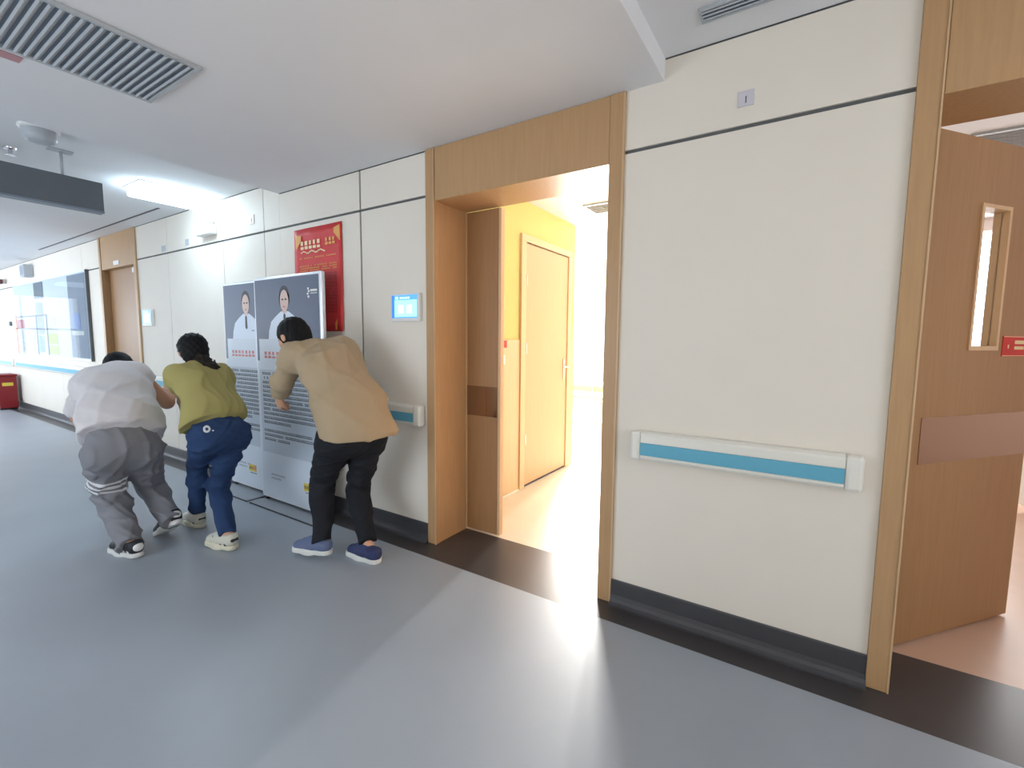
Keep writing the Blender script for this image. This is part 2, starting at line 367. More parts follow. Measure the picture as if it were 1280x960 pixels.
h = bx('handle_plate', M['chrome'], d4, -2.138, -2.128, 2.085, 2.115, 0.95, 1.17, 0.003)
bm = bmesh.new(); tube(bm, (-2.128, 2.10, 1.085), (-2.085, 2.10, 1.085), 0.009); tube(bm, (-2.085, 2.108, 1.085), (-2.085, 1.985, 1.085), 0.009)
mk('handle_lever', bm, M['chrome'], h)
for zc in (0.45, 1.28, 1.88):
    bx('hinge', M['chrome'], d4, -2.14, -2.120, 1.318, 1.332, zc - 0.05, zc + 0.05, 0.002)
bx('red_notice', M['red'], wl, -2.14, -2.136, 0.93, 1.03, 1.29, 1.35)['label'] = 'small red notice'
bx('switch_plate', M['white'], wl, -2.14, -2.132, 0.93, 1.0, 1.15, 1.23, 0.002)
bm = bmesh.new()
box(bm, -6.3, -6.2, 2.2, 6.4, 0, 2.66); box(bm, 0.15, 0.25, DEP, 6.4, 0, 2.66)
box(bm, -6.2, -2.25, 2.26, 2.36, 0, 2.66)
box(bm, -6.2, -4.55, 6.3, 6.4, 0, 2.66); box(bm, -2.55, 0.15, 6.3, 6.4, 0, 2.66); box(bm, -4.55, -2.55, 6.3, 6.4, 0, 0.95); box(bm, -4.55, -2.55, 6.3, 6.4, 2.5, 2.66)
struct(mk('wall_ward', bm, M['whitewall']), 'white walls of the bright ward around its window', 'wall')
w2 = struct(empty('window_2', (-3.55, 6.3, 0.95)), 'bright ward window with white frame', 'window')
for a in (-4.55, -3.90, -3.25, -2.60):
    bx('window_mullion', M['white'], w2, a, a + 0.05, 6.27, 6.33, 0.95, 2.5, 0.004)
for z in (0.95, 2.0, 2.45):
    bx('window_rail', M['white'], w2, -4.55, -2.55, 6.275, 6.325, z, z + 0.05, 0.004)
# curtain
bm = bmesh.new()
n = 60
top = []; bot = []
for i in range(n + 1):
    x = -3.22 + 0.42 * i / n; y = 6.15 + 0.025 * math.sin(i * 1.1)
    top.append(bm.verts.new((x, y, 2.52))); bot.append(bm.verts.new((x, y + 0.01 * math.sin(i * 0.7), 1.25)))
for i in range(n): bm.faces.new((top[i], top[i + 1], bot[i + 1], bot[i]))
cu = mk('curtain', bm, M['yellowcloth'], smooth=True); cu.modifiers.new('s', 'SOLIDIFY').thickness = 0.004
tag(cu, 'yellow curtain hanging at the ward window', 'curtain')
# hospital bed
bed = tag(empty('hospital_bed', (-3.4, 4.9, 0)), 'hospital bed with pale bedding by the ward window', 'bed')
bx('bed_frame', M['bedmetal'], bed, -4.35, -2.45, 4.5, 5.4, 0.38, 0.46, 0.01)
bx('mattress', M['sheet'], bed, -4.30, -2.52, 4.52, 5.38, 0.46, 0.60, 0.03)
bx('blanket', M['yellowcloth'], bed, -4.0, -2.53, 4.50, 5.40, 0.56, 0.66, 0.03)
bx('pillow', M['sheet'], bed, -4.25, -3.85, 4.65, 5.25, 0.60, 0.72, 0.05)
bx('footboard', M['peachwood'], bed, -2.45, -2.40, 4.5, 5.4, 0.30, 0.95, 0.012)
bx('headboard', M['peachwood'], bed, -4.40, -4.35, 4.5, 5.4, 0.30, 1.05, 0.012)
for xx in (-4.3, -2.5):
    for yy in (4.56, 5.34):
        bm = bmesh.new(); tube(bm, (xx, yy, 0.0), (xx, yy, 0.40), 0.02); mk('leg', bm, M['bedmetal'], bed, smooth=False)
for zz in (0.72, 0.86):
    bm = bmesh.new(); tube(bm, (-3.9, 4.49, zz), (-2.8, 4.49, zz), 0.011); mk('side_rail', bm, M['chrome'], bed)
for xx in (-3.9, -3.55, -3.15, -2.8):
    bm = bmesh.new(); tube(bm, (xx, 4.49, 0.46), (xx, 4.49, 0.86), 0.009); mk('rail_post', bm, M['chrome'], bed)
# bedside cabinet
cb = tag(empty('bedside_cabinet', (-2.15, 4.9, 0)), 'pale wooden bedside cabinet next to the hospital bed', 'cabinet')
bx('body', M['peachwood'], cb, -2.36, -1.96, 4.7, 5.1, 0.05, 0.72, 0.006)
bx('drawer', M['peachwood'], cb, -2.34, -1.98, 4.685, 4.7, 0.52, 0.70, 0.004)
bx('door', M['peachwood'], cb, -2.34, -1.98, 4.685, 4.7, 0.07, 0.50, 0.004)
# ward ceiling fittings
def vent(name, x0, x1, y0, y1, z, label, pitch, along='x', tilt=True, fr=0.02, depth=0.03, group=None):
    r = tag(empty(name, ((x0 + x1) / 2, (y0 + y1) / 2, z)), label, 'vent', group)
    bx('backing', M['grilledark'], r, x0 + fr, x1 - fr, y0 + fr, y1 - fr, z - 0.0015, z - 0.0005)
    bx('frame', M['grille'], r, x0, x1, y0, y0 + fr, z - 0.014, z, 0.002)
    bx('frame', M['grille'], r, x0, x1, y1 - fr, y1, z - 0.014, z, 0.002)
    bx('frame', M['grille'], r, x0, x0 + fr, y0 + fr, y1 - fr, z - 0.014, z, 0.002)
    bx('frame', M['grille'], r, x1 - fr, x1, y0 + fr, y1 - fr, z - 0.014, z, 0.002)
    if along == 'x':
        n = int((y1 - y0 - 2 * fr) / pitch)
        for i in range(n):
            y = y0 + fr + (i + 0.5) * (y1 - y0 - 2 * fr) / n
            bm = bmesh.new(); prism(bm, [(y - 0.36 * pitch, z - 0.013), (y - 0.10 * pitch, z - 0.017), (y + 0.40 * pitch, z - 0.006), (y + 0.16 * pitch, z - 0.002)], 0, x0 + fr, x1 - fr)
            mk('slat', bm, M['grille'], r)
    else:
        n = int((x1 - x0 - 2 * fr) / pitch)
        for i in range(n):
            x = x0 + fr + (i + 0.5) * (x1 - x0 - 2 * fr) / n
            bm = bmesh.new(); prism(bm, [(x - 0.32 * pitch, z - 0.012), (x - 0.18 * pitch, z - 0.014), (x + 0.32 * pitch, z - 0.004), (x + 0.18 * pitch, z - 0.002)], 1, y0 + fr, y1 - fr)
            mk('slat', bm, M['grille'], r)
    return r
vent('ceiling_vent', -2.82, -2.285, -2.10, -1.165, Z1, 'large slatted air vent in the dropped ceiling, top left', 0.0285, 'x')
vent('ceiling_vent', -1.78, -1.2, 1.70, 2.0, 2.565, 'small air vent in the ceiling of the bright ward', 0.035, 'x')
vent('ceiling_vent', 0.72, 1.6, 1.58, 2.1, 2.57, 'air vent in the ceiling of the room behind the near door', 0.03, 'x')
vent('slot_diffuser', -0.43, 0.5, -0.25, -0.165, Z2, 'grey slot diffuser in the upper ceiling beside the dropped section', 0.018, 'x', fr=0.010)

# ------------------------------------------------------------------ room behind door 2
bm = bmesh.new()
box(bm, 4.2, 4.3, DEP, 4.2, 0, 2.66)
box(bm, 0.25, 0.7, 4.1, 4.2, 0, 2.66); box(bm, 3.1, 4.2, 4.1, 4.2, 0, 2.66); box(bm, 0.7, 3.1, 4.1, 4.2, 0, 0.95); box(bm, 0.7, 3.1, 4.1, 4.2, 2.45, 2.66)
struct(mk('wall_side_room', bm, M['pinkwall']), 'pale rose walls of the room behind the near door', 'wall')
w3 = struct(empty('window_3', (2.3, 4.1, 0.95)), 'window of the room behind the near door', 'window')
for a in (0.7, 1.55, 2.3, 3.05):
    bx('window_mullion', M['white'], w3, a, a + 0.05, 4.08, 4.12, 0.95, 2.45, 0.004)
bm = bmesh.new(); box(bm, -9.3, -9.2, DEP, 3.1, 0, 2.66); box(bm, -6.4, -6.3, DEP, 2.2, 0, 2.66); box(bm, -9.2, -6.3, 3.0, 3.1, 0, 2.66)
struct(mk('wall_far_room', bm, M['whitewall']), 'walls of the room behind the far door', 'wall')
bm = bmesh.new()
for (a, b) in ((-9.3, D3[0]), (D3[1], D1[0]), (D1[1], D2[0]), (D2[1], 4.3)):
    box(bm, a, b, 0.12, DEP, 0, 2.66)
struct(mk('wall_right_core', bm, M['whitewall']), 'inner core of the corridor wall', 'wall')
bmh = bmesh.new()
for (a, b) in (D1, D2, D3): box(bmh, a, b, 0.12, DEP, 2.24, 2.66)
struct(mk('wall_right_lintels', bmh, M['whitewall']), 'wall above the door openings', 'wall')
# side room: cabinet that shows past the leaf
sc = tag(empty('storage_cabinet', (1.75, 1.9, 0)), 'white storage cabinet seen past the ajar leaf at the right edge', 'cabinet')
bx('body', M['white'], sc, 1.5, 1.95, 2.6, 3.1, 0.08, 0.86, 0.004)
bx('worktop', M['peachwood'], sc, 1.48, 1.97, 2.58, 3.12, 0.86, 0.90, 0.004)
bx('door', M['white'], sc, 1.52, 1.93, 2.585, 2.6, 0.10, 0.84, 0.004)
bx('handle', M['chrome'], sc, 1.55, 1.57, 2.57, 2.585, 0.45, 0.60, 0.002)

# ------------------------------------------------------------------ handrails
def handrail(x0, x1, label):
    r = tag(empty('handrail', ((x0 + x1) / 2, -0.04, 0.85)), label, 'handrail')
    prof = [(-0.002, 0.785), (-0.03, 0.782), (-0.048, 0.787), (-0.055, 0.797), (-0.056, 0.806), (-0.053, 0.808), (-0.053, 0.870), (-0.056, 0.872), (-0.056, 0.903), (-0.051, 0.914), (-0.035, 0.921), (-0.002, 0.921)]
    bm = bmesh.new(); prism(bm, prof, 0, x0 + 0.05, x1 - 0.06); mk('grip_profile', bm, M['rail'], r)
    bm = bmesh.new(); prism(bm, [(-0.054, 0.809), (-0.0565, 0.811), (-0.0565, 0.867), (-0.054, 0.869)], 0, x0 + 0.05, x1 - 0.06); mk('blue_stripe', bm, M['blue'], r)
    bx('end_cap', M['rail'], r, x0, x0 + 0.05, -0.058, -0.002, 0.781, 0.922, 0.014)
    bx('end_cap', M['rail'], r, x1 - 0.06, x1, -0.058, -0.002, 0.781, 0.922, 0.014)
    return r
handrail(-0.70, 0.206, 'ivory handrail with blue stripe on the near wall between the two open doors')
handrail(-6.2, -2.095, 'ivory handrail with blue stripe running behind the poster boards')
handrail(-12.35, -7.95, 'ivory handrail with blue stripe under the notice board')
handrail(-15.5, -12.5, 'ivory handrail with blue stripe behind the red box at the far left')

# ------------------------------------------------------------------ wall things
def glyph(txt, size, loc, rx, m, parent, name, mirror=False):
    cu = bpy.data.curves.new(name, 'FONT'); cu.body = txt; cu.size = size; cu.align_x = 'CENTER'; cu.align_y = 'CENTER'; cu.extrude = 0.0006
    o = bpy.data.objects.new(name, cu); C.objects.link(o)
    dg = bpy.context.evaluated_depsgraph_get()
    me = bpy.data.meshes.new_from_object(o.evaluated_get(dg)); bpy.data.objects.remove(o)
    me.transform(Matrix.Translation(loc) @ Matrix.Rotation(math.radians(90), 4, 'X'))
    me.materials.clear(); me.materials.append(m)
    return link(name, me, parent)
pl = mat('lilac_plate', srgb(206, 203, 212), 0.4)
def number_plate(x, z, w, h, txt, label):
    r = tag(empty('number_plate', (x, 0, z)), label, 'sign')
    bx('plate', pl, r, x - w / 2, x + w / 2, -0.005, 0.0, z - h / 2, z + h / 2, 0.0015)
    glyph(txt, h * 0.62, (x, -0.0062, z - h * 0.12), 0, M['ink'], r, 'numeral')
number_plate(-0.278, 2.358, 0.060, 0.062, '1', 'small lilac plate with the numeral 1 above the near handrail')
number_plate(-4.108, 2.372, 0.075, 0.075, '3', 'small plate with the numeral 3 beside the bright ceiling lamp')
tag(bx('wall_plate', M['grille'], None, -5.93, -5.84, -0.006, 0.0, 2.27, 2.33, 0.002), 'tiny grey plate above the seam beside the far door', 'sign')
tag(bx('wall_plate', M['grille'], None, -5.37, -5.30, -0.006, 0.0, 2.28, 2.34, 0.002), 'tiny grey plate left of the emergency light', 'sign')
# emergency light
em = tag(empty('emergency_light', (-4.86, -0.04, 2.33)), 'white twin-head emergency light box on the wall below the ceiling lamp', 'light')
bx('housing', M['white'], em, -4.99, -4.72, -0.075, 0.0, 2.315, 2.40, 0.01)
for xx in (-4.93, -4.78):
    bm = bmesh.new(); tube(bm, (xx, -0.04, 2.40), (xx, -0.045, 2.425), 0.012); tube(bm, (xx, -0.01, 2.455), (xx, -0.085, 2.445), 0.034, 0.042, 18)
    mk('lamp_head', bm, M['white'], em)
# door screens
def screen(x0, x1, z0, z1, label):
    r = tag(empty('door_display', ((x0 + x1) / 2, 0, (z0 + z1) / 2)), label, 'screen', 'door displays')
    bx('housing', M['white'], r, x0, x1, -0.028, 0.0, z0, z1, 0.004)
    a, b, c, d = x0 + 0.006, x1 - 0.018, z0 + 0.022, z1 - 0.008
    sc_ = bx('screen', M['screen'], r, a, b, -0.0295, -0.028, c, d)
    w = b - a; hh = d - c
    bx('screen_band', M['screen3'], sc_, a, a + 0.10 * w, -0.0302, -0.0295, c, d)
    bx('screen_body', M['screen2'], sc_, a + 0.12 * w, b - 0.01 * w, -0.0302, -0.0295, c + 0.05 * hh, c + 0.78 * hh)
    pale = mat('screen_text', srgb(220, 250, 250), 0.3, emis=srgb(222, 252, 250), estr=1.0)
    bm = bmesh.new()
    box(bm, a + 0.27 * w, a + 0.48 * w, -0.0308, -0.0302, c + 0.20 * hh, c + 0.56 * hh); box(bm, a + 0.60 * w, a + 0.80 * w, -0.0308, -0.0302, c + 0.20 * hh, c + 0.56 * hh)
    box(bm, a + 0.16 * w, a + 0.26 * w, -0.0308, -0.0295, c + 0.82 * hh, c + 0.93 * hh)
    for k in range(4): box(bm, a + (0.34 + 0.1 * k) * w, a + (0.41 + 0.1 * k) * w, -0.0308, -0.0295, c + 0.83 * hh, c + 0.91 * hh)
    mk('screen_marks', bm, pale, sc_)['kind'] = 'stuff'
screen(-2.371, -2.114, 1.470, 1.650, 'small lit blue door display beside the open bright doorway')
screen(-6.50, -6.245, 1.480, 1.665, 'small lit blue door display beside the far wooden door')

# ------------------------------------------------------------------ red poster on the wall
rp = tag(empty('red_poster', (-3.19, 0, 1.41)), 'red paper poster with gold corners on the wall behind the boards', 'poster')
bm = bmesh.new()
N = 14
pts = []
for i in range(N + 1):
    row = []
    for j in range(N + 1):
        x = -3.491 + 0.594 * i / N; z = 1.408 + 0.794 * j / N
        y = -0.003 - 0.012 * max(0, (i / N - 0.75)) * (1 - j / N) * 4 - 0.003 * math.sin(5 * i / N + 3 * j / N) ** 2
        row.append(bm.verts.new((x, y, z)))
    pts.append(row)
for i in range(N):
    for j in range(N): bm.faces.new((pts[i][j], pts[i + 1][j], pts[i + 1][j + 1], pts[i][j + 1]))
po = mk('sheet', bm, M['red'], rp, smooth=True); po.modifiers.new('s', 'SOLIDIFY').thickness = 0.001
def marks(name, m, par, x0, x1, z0, z1, y, cw, chh, lh, fill=0.85, last=1.0, seed=1, gap=0.25, dy=0.0006):
    """rows of small illegible printed characters"""
    R = random.Random(seed); bm = bmesh.new()
    z = z1
    while z - chh >= z0 - 1e-6:
        x = x0; xe = x0 + (x1 - x0) * (last if z - lh - chh < z0 else 1.0)
        while x + cw <= xe:
            if R.random() < fill:
                t = R.random() * 0.3
                box(bm, x, x + cw * (1 - gap), y - dy, y, z - chh, z - chh * (0.62 + t * 0.3)); box(bm, x + cw * 0.1 * R.random(), x + cw * (0.5 + 0.2 * R.random()), y - dy, y, z - chh * 0.5, z)
            x += cw
        z -= lh
    o = mk(name, bm, m, par); o['kind'] = 'stuff'; return o
marks('headline', M['creamprint'], rp, -3.40, -3.10, 2.035, 2.105, -0.009, 0.052, 0.062, 0.08, 1.0, seed=3)
marks('headline', M['gold'], rp, -3.09, -2.95, 2.04, 2.105, -0.010, 0.042, 0.052, 0.08, 1.0, seed=4)
marks('printed_text', M['gold'], rp, -3.42, -2.95, 1.955, 1.98, -0.009, 0.02, 0.010, 0.03, 0.8, seed=5)
marks('printed_text', M['gold'], rp, -3.42, -2.95, 1.86, 1.92, -0.009, 0.016, 0.010, 0.018, 0.9, seed=6)
marks('printed_text', M['darkred'], rp, -3.40, -2.95, 1.54, 1.85, -0.010, 0.02, 0.012, 0.024, 0.9, seed=7)
bm = bmesh.new()
for k in range(14):
    x = -3.40 + 0.022 * k; z = 2.02 + 0.008 * math.sin(k * 1.3)
    box(bm, x, x + 0.02, -0.010, -0.009, z - 0.006, z + 0.004)
mk('flourish', bm, M['creamprint'], rp)['kind'] = 'stuff'
for (cx, cz, s) in ((-3.46, 2.13, 1), (-2.925, 2.15, -1), (-2.93, 1.45, -1)):
    bm = bmesh.new()
    for k in range(7):
        hgt = 0.10 - 0.012 * k if cz > 2 else 0.10 - 0.012 * k
        xx = cx + s * 0.010 * k
        box(bm, xx, xx + 0.0105, -0.0115, -0.010, cz - (hgt * 0.8 if cz > 2 else 0.03), cz + (0.03 - 0.002 * k if cz > 2 else hgt))
    mk('gold_corner', bm, M['gold'], rp)

# ------------------------------------------------------------------ poster boards
def board(x0, x1, yf, label, seed, hair_long, xb):
    xl = xb - 0.05
    th = 0.04; z0, z1 = 0.03, 1.832
    r = tag(empty('poster_board', ((x0 + x1) / 2, yf + th / 2, 0)), label, 'poster board', 'standing doctor poster boards')
    # frame with rounded edges
    bx('frame', M['alu'], r, x0, x1, yf, yf + th, z0, z1, 0.012)
    e = 0.022
    pr = bx('print', M['paper'], r, x0 + e, x1 - e, yf - 0.002, yf, z0 + 0.02, z1 - 0.022)
    zb = 1.335
    bx('print_background', M['slate'], pr, x0 + e, x1 - e, yf - 0.0028, yf - 0.002, zb, z1 - 0.022)
    cx = (x0 + x1) / 2 - 0.01
    y = yf - 0.0034
    bm = bmesh.new()
    # coat outline
    hw = 0.235
    prof = [(-hw, zb), (-hw * 0.94, zb + 0.075), (-hw * 0.80, zb + 0.145), (-hw * 0.55, zb + 0.182), (-0.050, zb + 0.222), (0.050, zb + 0.222), (hw * 0.55, zb + 0.182), (hw * 0.80, zb + 0.145), (hw * 0.94, zb + 0.075), (hw, zb)]
    quadpoly(bm, [(cx + a, y, b) for a, b in prof], 0)
    def ell(ax, az, w, h, mi, yy, n=24, lo=0, hi=2 * math.pi):
        quadpoly(bm, [(cx + ax + w * math.cos(lo + (hi - lo) * i / n), yy, az + h * math.sin(lo + (hi - lo) * i / n)) for i in range(n + (0 if hi - lo > 6.2 else 1))], mi)
    # hair, neck, face, features
    ell(0, zb + 0.330, 0.068, 0.086, 2, y - 0.0003)
    if hair_long: ell(0, zb + 0.310, 0.073, 0.07, 2, y - 0.0003)
    quadpoly(bm, [(cx - 0.028, y - 0.0006, zb + 0.195), (cx + 0.028, y - 0.0006, zb + 0.195), (cx + 0.028, y - 0.0006, zb + 0.27), (cx - 0.028, y - 0.0006, zb + 0.27)], 1)
    ell(0, zb + 0.302, 0.056, 0.082, 1, y - 0.0009)
    for s in (-1, 1):
        ell(s * 0.021, zb + 0.312, 0.014, 0.007, 2, y - 0.0013, 12)
        quadpoly(bm, [(cx + s * 0.006, y - 0.0013, zb + 0.210), (cx + s * 0.058, y - 0.0013, zb + 0.216), (cx + s * 0.03, y - 0.0013, zb + 0.160)], 0)
    ell(0, zb + 0.257, 0.017, 0.006, 3, y - 0.0013, 12)
    quadpoly(bm, [(cx - 0.014, y - 0.0011, zb + 0.205), (cx + 0.014, y - 0.0011, zb + 0.205), (cx + 0.017, y - 0.0011, zb + 0.105), (cx, y - 0.0011, zb + 0.088), (cx - 0.017, y - 0.0011, zb + 0.105)], 2)
    quadpoly(bm, [(cx + 0.08, y - 0.0011, zb + 0.075), (cx + 0.125, y - 0.0011, zb + 0.075), (cx + 0.125, y - 0.0011, zb + 0.085), (cx + 0.08, y - 0.0011, zb + 0.085)], 4)
    mk('printed_portrait', bm, [M['coat'], M['skinprint'], M['hairprint'], M['redink'], M['greyink']], pr)
    # emblem top right
    lx = x1 - 0.155
    bm = bmesh.new()
    for k, (a, b, c2, d) in enumerate(((0.0, 0.018, 0.05, 0.066), (0.006, 0.026, 0.032, 0.046), (-0.006, 0.012, 0.014, 0.028), (0.002, 0.02, -0.008, 0.008))):
        box(bm, lx + a, lx + b, yf - 0.0036, yf - 0.0028, 1.655 + c2, 1.655 + d)
    box(bm, lx + 0.035, lx + 0.115, yf - 0.0036, yf - 0.0028, 1.692, 1.706); box(bm, lx + 0.035, lx + 0.115, yf - 0.0036, yf - 0.0028, 1.676, 1.681)
    mk('emblem', bm, M['white'], pr)
    # white name band, red heading
    bx('name_band', M['paper'], pr, x0 + 0.06, x1 - 0.06, yf - 0.0040, yf - 0.002, 1.17, 1.345)
    bx('slate_corner', M['slate'], pr, x0 + e, x0 + 0.06, yf - 0.0028, yf - 0.002, 1.17, zb)
    bx('slate_corner', M['slate'], pr, x1 - 0.06, x1 - e, yf - 0.0028, yf - 0.002, 1.17, zb)
    marks('red_heading', M['redink'], pr, x0 + 0.13, x1 - 0.25, 1.185, 1.245, yf - 0.0040, 0.055, 0.052, 0.1, 1.0, seed=seed)
    # text block
    bx('text_field', M['paper2'], pr, x0 + 0.05, x1 - 0.05, yf - 0.0026, yf - 0.002, 0.42, 1.10)
    marks('printed_text', M['ink'], pr, x0 + 0.085, x1 - 0.085, 0.66, 1.08, yf - 0.0026, 0.021, 0.020, 0.036, 0.97, 0.55, seed=seed + 1, gap=0.12)
    marks('printed_text', M['ink'], pr, x0 + 0.085, x1 - 0.085, 0.495, 0.615, yf - 0.0026, 0.021, 0.020, 0.036, 0.97, 0.5, seed=seed + 2, gap=0.12)
    marks('small_print', M['greyink'], pr, x0 + 0.16, x0 + 0.36, 0.19, 0.25, yf - 0.002, 0.018, 0.014, 0.03, 0.95, 0.8, seed=seed + 3)
    lg = bx('yellow_logo', M['yellowprint'], pr, xl - 0.22, xl - 0.10, yf - 0.003, yf - 0.002, 0.185, 0.245)
    bx('logo_mark', M['redink'], lg, xl - 0.135, xl - 0.105, yf - 0.0036, yf - 0.003, 0.20, 0.24)
    marks('logo_text', M['ink'], lg, xl - 0.215, xl - 0.14, 0.20, 0.225, yf - 0.003, 0.018, 0.02, 0.03, 1.0, seed=seed + 4)
    bx('logo_rule', M['ink'], pr, xl - 0.20, xl - 0.095, yf - 0.003, yf - 0.002, 0.168, 0.174)
    # floor base
    bp = bx('base_plate', M['baseplate'], r, x0 + 0.02, xb, -0.287, yf + 0.06, 0.0, 0.012, 0.003)
    bx('base_edge', M['blackedge'], bp, x0 + 0.02, xb, -0.292, -0.287, 0.0, 0.010)
    bm = bmesh.new(); box(bm, x0 + 0.03, x0 + 0.07, yf + 0.005, yf + 0.035, 0.012, 0.04); mk('base_bracket', bm, M['blackedge'], r)
    bm = bmesh.new(); box(bm, xb - 0.07, xb - 0.03, yf + 0.005, yf + 0.035, 0.012, 0.04); mk('base_bracket', bm, M['blackedge'], r)
    return r
board(-4.43, -3.63, -0.118, 'left of the two doctor poster boards, partly behind the other', 11, False, -3.835)
board(-3.81, -2.925, -0.172, 'right doctor poster board standing in front of the red poster', 31, True, -2.935)

# ------------------------------------------------------------------ notice board, far wall
nb = tag(empty('notice_board', (-10.2, 0, 1.02)), 'long glossy notice board with pinned sheets on the far wall', 'notice board')
bx('back_panel', mat('board_pale', srgb(206, 218, 230), 0.7), nb, -12.15, -8.30, -0.03, 0.0, 1.03, 2.24, 0.003)
bx('frame', M['alu'], nb, -12.17, -8.28, -0.036, 0.0, 1.01, 1.035, 0.003); bx('frame', M['alu'], nb, -12.17, -8.28, -0.036, 0.0, 2.235, 2.26, 0.003)
bx('frame', M['seam'], nb, -8.30, -8.27, -0.036, 0.0, 1.01, 2.26, 0.003)
og = mat('orange_edge', srgb(232, 140, 100), 0.5); bx('orange_edge', og, nb, -12.19, -12.08, -0.04, 0.0, 1.03, 1.75, 0.003)
sheets = [(-9.08, -8.33, 1.05, 2.22, (150, 166, 190)), (-8.94, -8.62, 1.45, 1.68, (120, 158, 222)), (-9.02, -8.50, 1.37, 1.43, (236, 242, 248)), (-10.83, -10.30, 1.96, 2.22, (128, 142, 160)), (-12.05, -11.55, 1.49, 1.64, (206, 120, 132)), (-11.45, -10.95, 1.46, 1.63, (240, 240, 244)), (-11.95, -11.55, 1.30, 1.46, (225, 230, 245)), (-11.95, -11.55, 1.08, 1.27, (225, 228, 240)), (-11.45, -10.98, 1.28, 1.43, (232, 226, 214)), (-11.40, -10.97, 1.09, 1.24, (240, 244, 250)), (-10.76, -10.45, 1.09, 1.36, (176, 206, 206)), (-10.80, -10.40, 1.38, 1.90, (186, 200, 226)), (-10.20, -9.77, 1.42, 1.65, (236, 240, 244)), (-10.20, -9.72, 1.23, 1.40, (214, 230, 130)), (-10.20, -9.70, 1.07, 1.21, (222, 234, 150))]
for k, (a, b, c, d, col) in enumerate(sheets):
    y = -0.031 - (0.003 if k in (1, 2) else 0.0)
    bx('pinned_sheet', mat('sheet_print', srgb(*[c * 0.82 for c in col]), 0.7, var=0.05, vscale=9), nb, a, b, y - 0.002, y, c, d)
bx('panel_divider', M['seam'], nb, -10.26, -10.22, -0.036, -0.03, 1.05, 1.70); bx('panel_divider', M['seam'], nb, -10.84, -10.80, -0.036, -0.03, 1.05, 1.70); bx('panel_divider', M['seam'], nb, -12.06, -10.3, -0.036, -0.03, 1.68, 1.70)
bx('glass_front', M['glass'], nb, -12.14, -8.31, -0.045, -0.041, 1.04, 2.235)
# far wall speaker box and small black boxes
wb = tag(empty('wall_speaker', (-11.0, 0, 2.36)), 'pale speaker box high on the wall above the notice board', 'speaker')
bx('housing', M['grille'], wb, -11.12, -10.88, -0.12, 0.0, 2.33, 2.53, 0.01); bx('front_grille', M['grilledark'], wb, -11.09, -10.91, -0.123, -0.12, 2.36, 2.50)
cm = tag(empty('wall_camera', (-12.8, 0, 2.36)), 'small dark camera at the far left of the wall', 'camera')
bx('mount', M['white'], cm, -12.84, -12.76, -0.05, 0.0, 2.33, 2.41, 0.005); bx('body', mat('maroon_plastic', srgb(90, 40, 52), 0.4), cm, -12.86, -12.70, -0.16, -0.05, 2.32, 2.40, 0.01)
tag(bx('wall_socket', M['black'], None, -12.72, -12.60, -0.03, 0.0, 1.54, 1.62, 0.006), 'small black box on the wall left of the notice board', 'box')
# red extinguisher box
eb = tag(empty('extinguisher_box', (-12.4, -0.17, 0)), 'red fire extinguisher box on the floor at the far left', 'box')
bx('body', M['extred'], eb, -12.75, -12.30, -0.30, -0.06, 0.03, 0.62, 0.008)
bx('lid', M['extred'], eb, -12.77, -12.28, -0.315, -0.05, 0.62, 0.65, 0.006)
bx('yellow_label', M['yellowprint'], eb, -12.299, -12.296, -0.25, -0.11, 0.44, 0.50)
bx('foot', M['blackedge'], eb, -12.72, -12.33, -0.29, -0.07, 0.0, 0.03)
ep = bx('side_label', M['creamprint'], eb, -12.70, -12.35, -0.303, -0.30, 0.15, 0.50)

# ------------------------------------------------------------------ ceiling things
lm = tag(empty('ceiling_lamp', (-4.78, -0.36, Z2)), 'glaring white ceiling lamp above the wall beyond the dropped ceiling', 'lamp')
bx('housing', M['white'], lm, -4.96, -4.60, -0.62, -0.06, Z2 - 0.008, Z2, 0.002)
bx('diffuser', M['lamp'], lm, -4.94, -4.62, -0.60, -0.08, Z2 - 0.075, Z2 - 0.008, 0.012)
for k, (x, lab) in enumerate(((-8.2, 'added unseen ceiling lamp in front of the far wooden door'), (-11.4, 'added unseen ceiling lamp above the notice board'), (-14.6, 'added unseen ceiling lamp farthest down the corridor'))):  # out-of-view lamps added to brighten the far corridor
    l = tag(empty('ceiling_lamp', (x, -1.5, Z2)), lab, 'lamp')
    bx('housing', M['white'], l, x - 0.3, x + 0.3, -1.8, -1.2, Z2 - 0.02, Z2, 0.004); bx('diffuser', M['addedlamp'], l, x - 0.28, x + 0.28, -1.78, -1.22, Z2 - 0.09, Z2 - 0.02, 0.012)
# hanging sign
hs = tag(empty('hanging_sign', (-4.36, -1.55, 2.245)), 'dark hanging corridor sign on ceiling rods, top left', 'sign')
bx('panel', M['black'], hs, -4.41, -4.33, -2.20, -0.935, 2.25, 2.448, 0.004)
bx('bottom_edge', mat('sign_edge', srgb(120, 132, 146), 0.4), hs, -4.412, -4.328, -2.20, -0.935, 2.238, 2.25)
for yy in (-1.137, -2.0):
    bm = bmesh.new(); tube(bm, (-4.37, yy, 2.448), (-4.37, yy, Z2 - 0.01), 0.008); mk('rod', bm, M['grille'], hs, smooth=True)
    bx('ceiling_bracket', M['grille'], hs, -4.40, -4.34, yy - 0.07, yy + 0.06, Z2 - 0.014, Z2, 0.003)
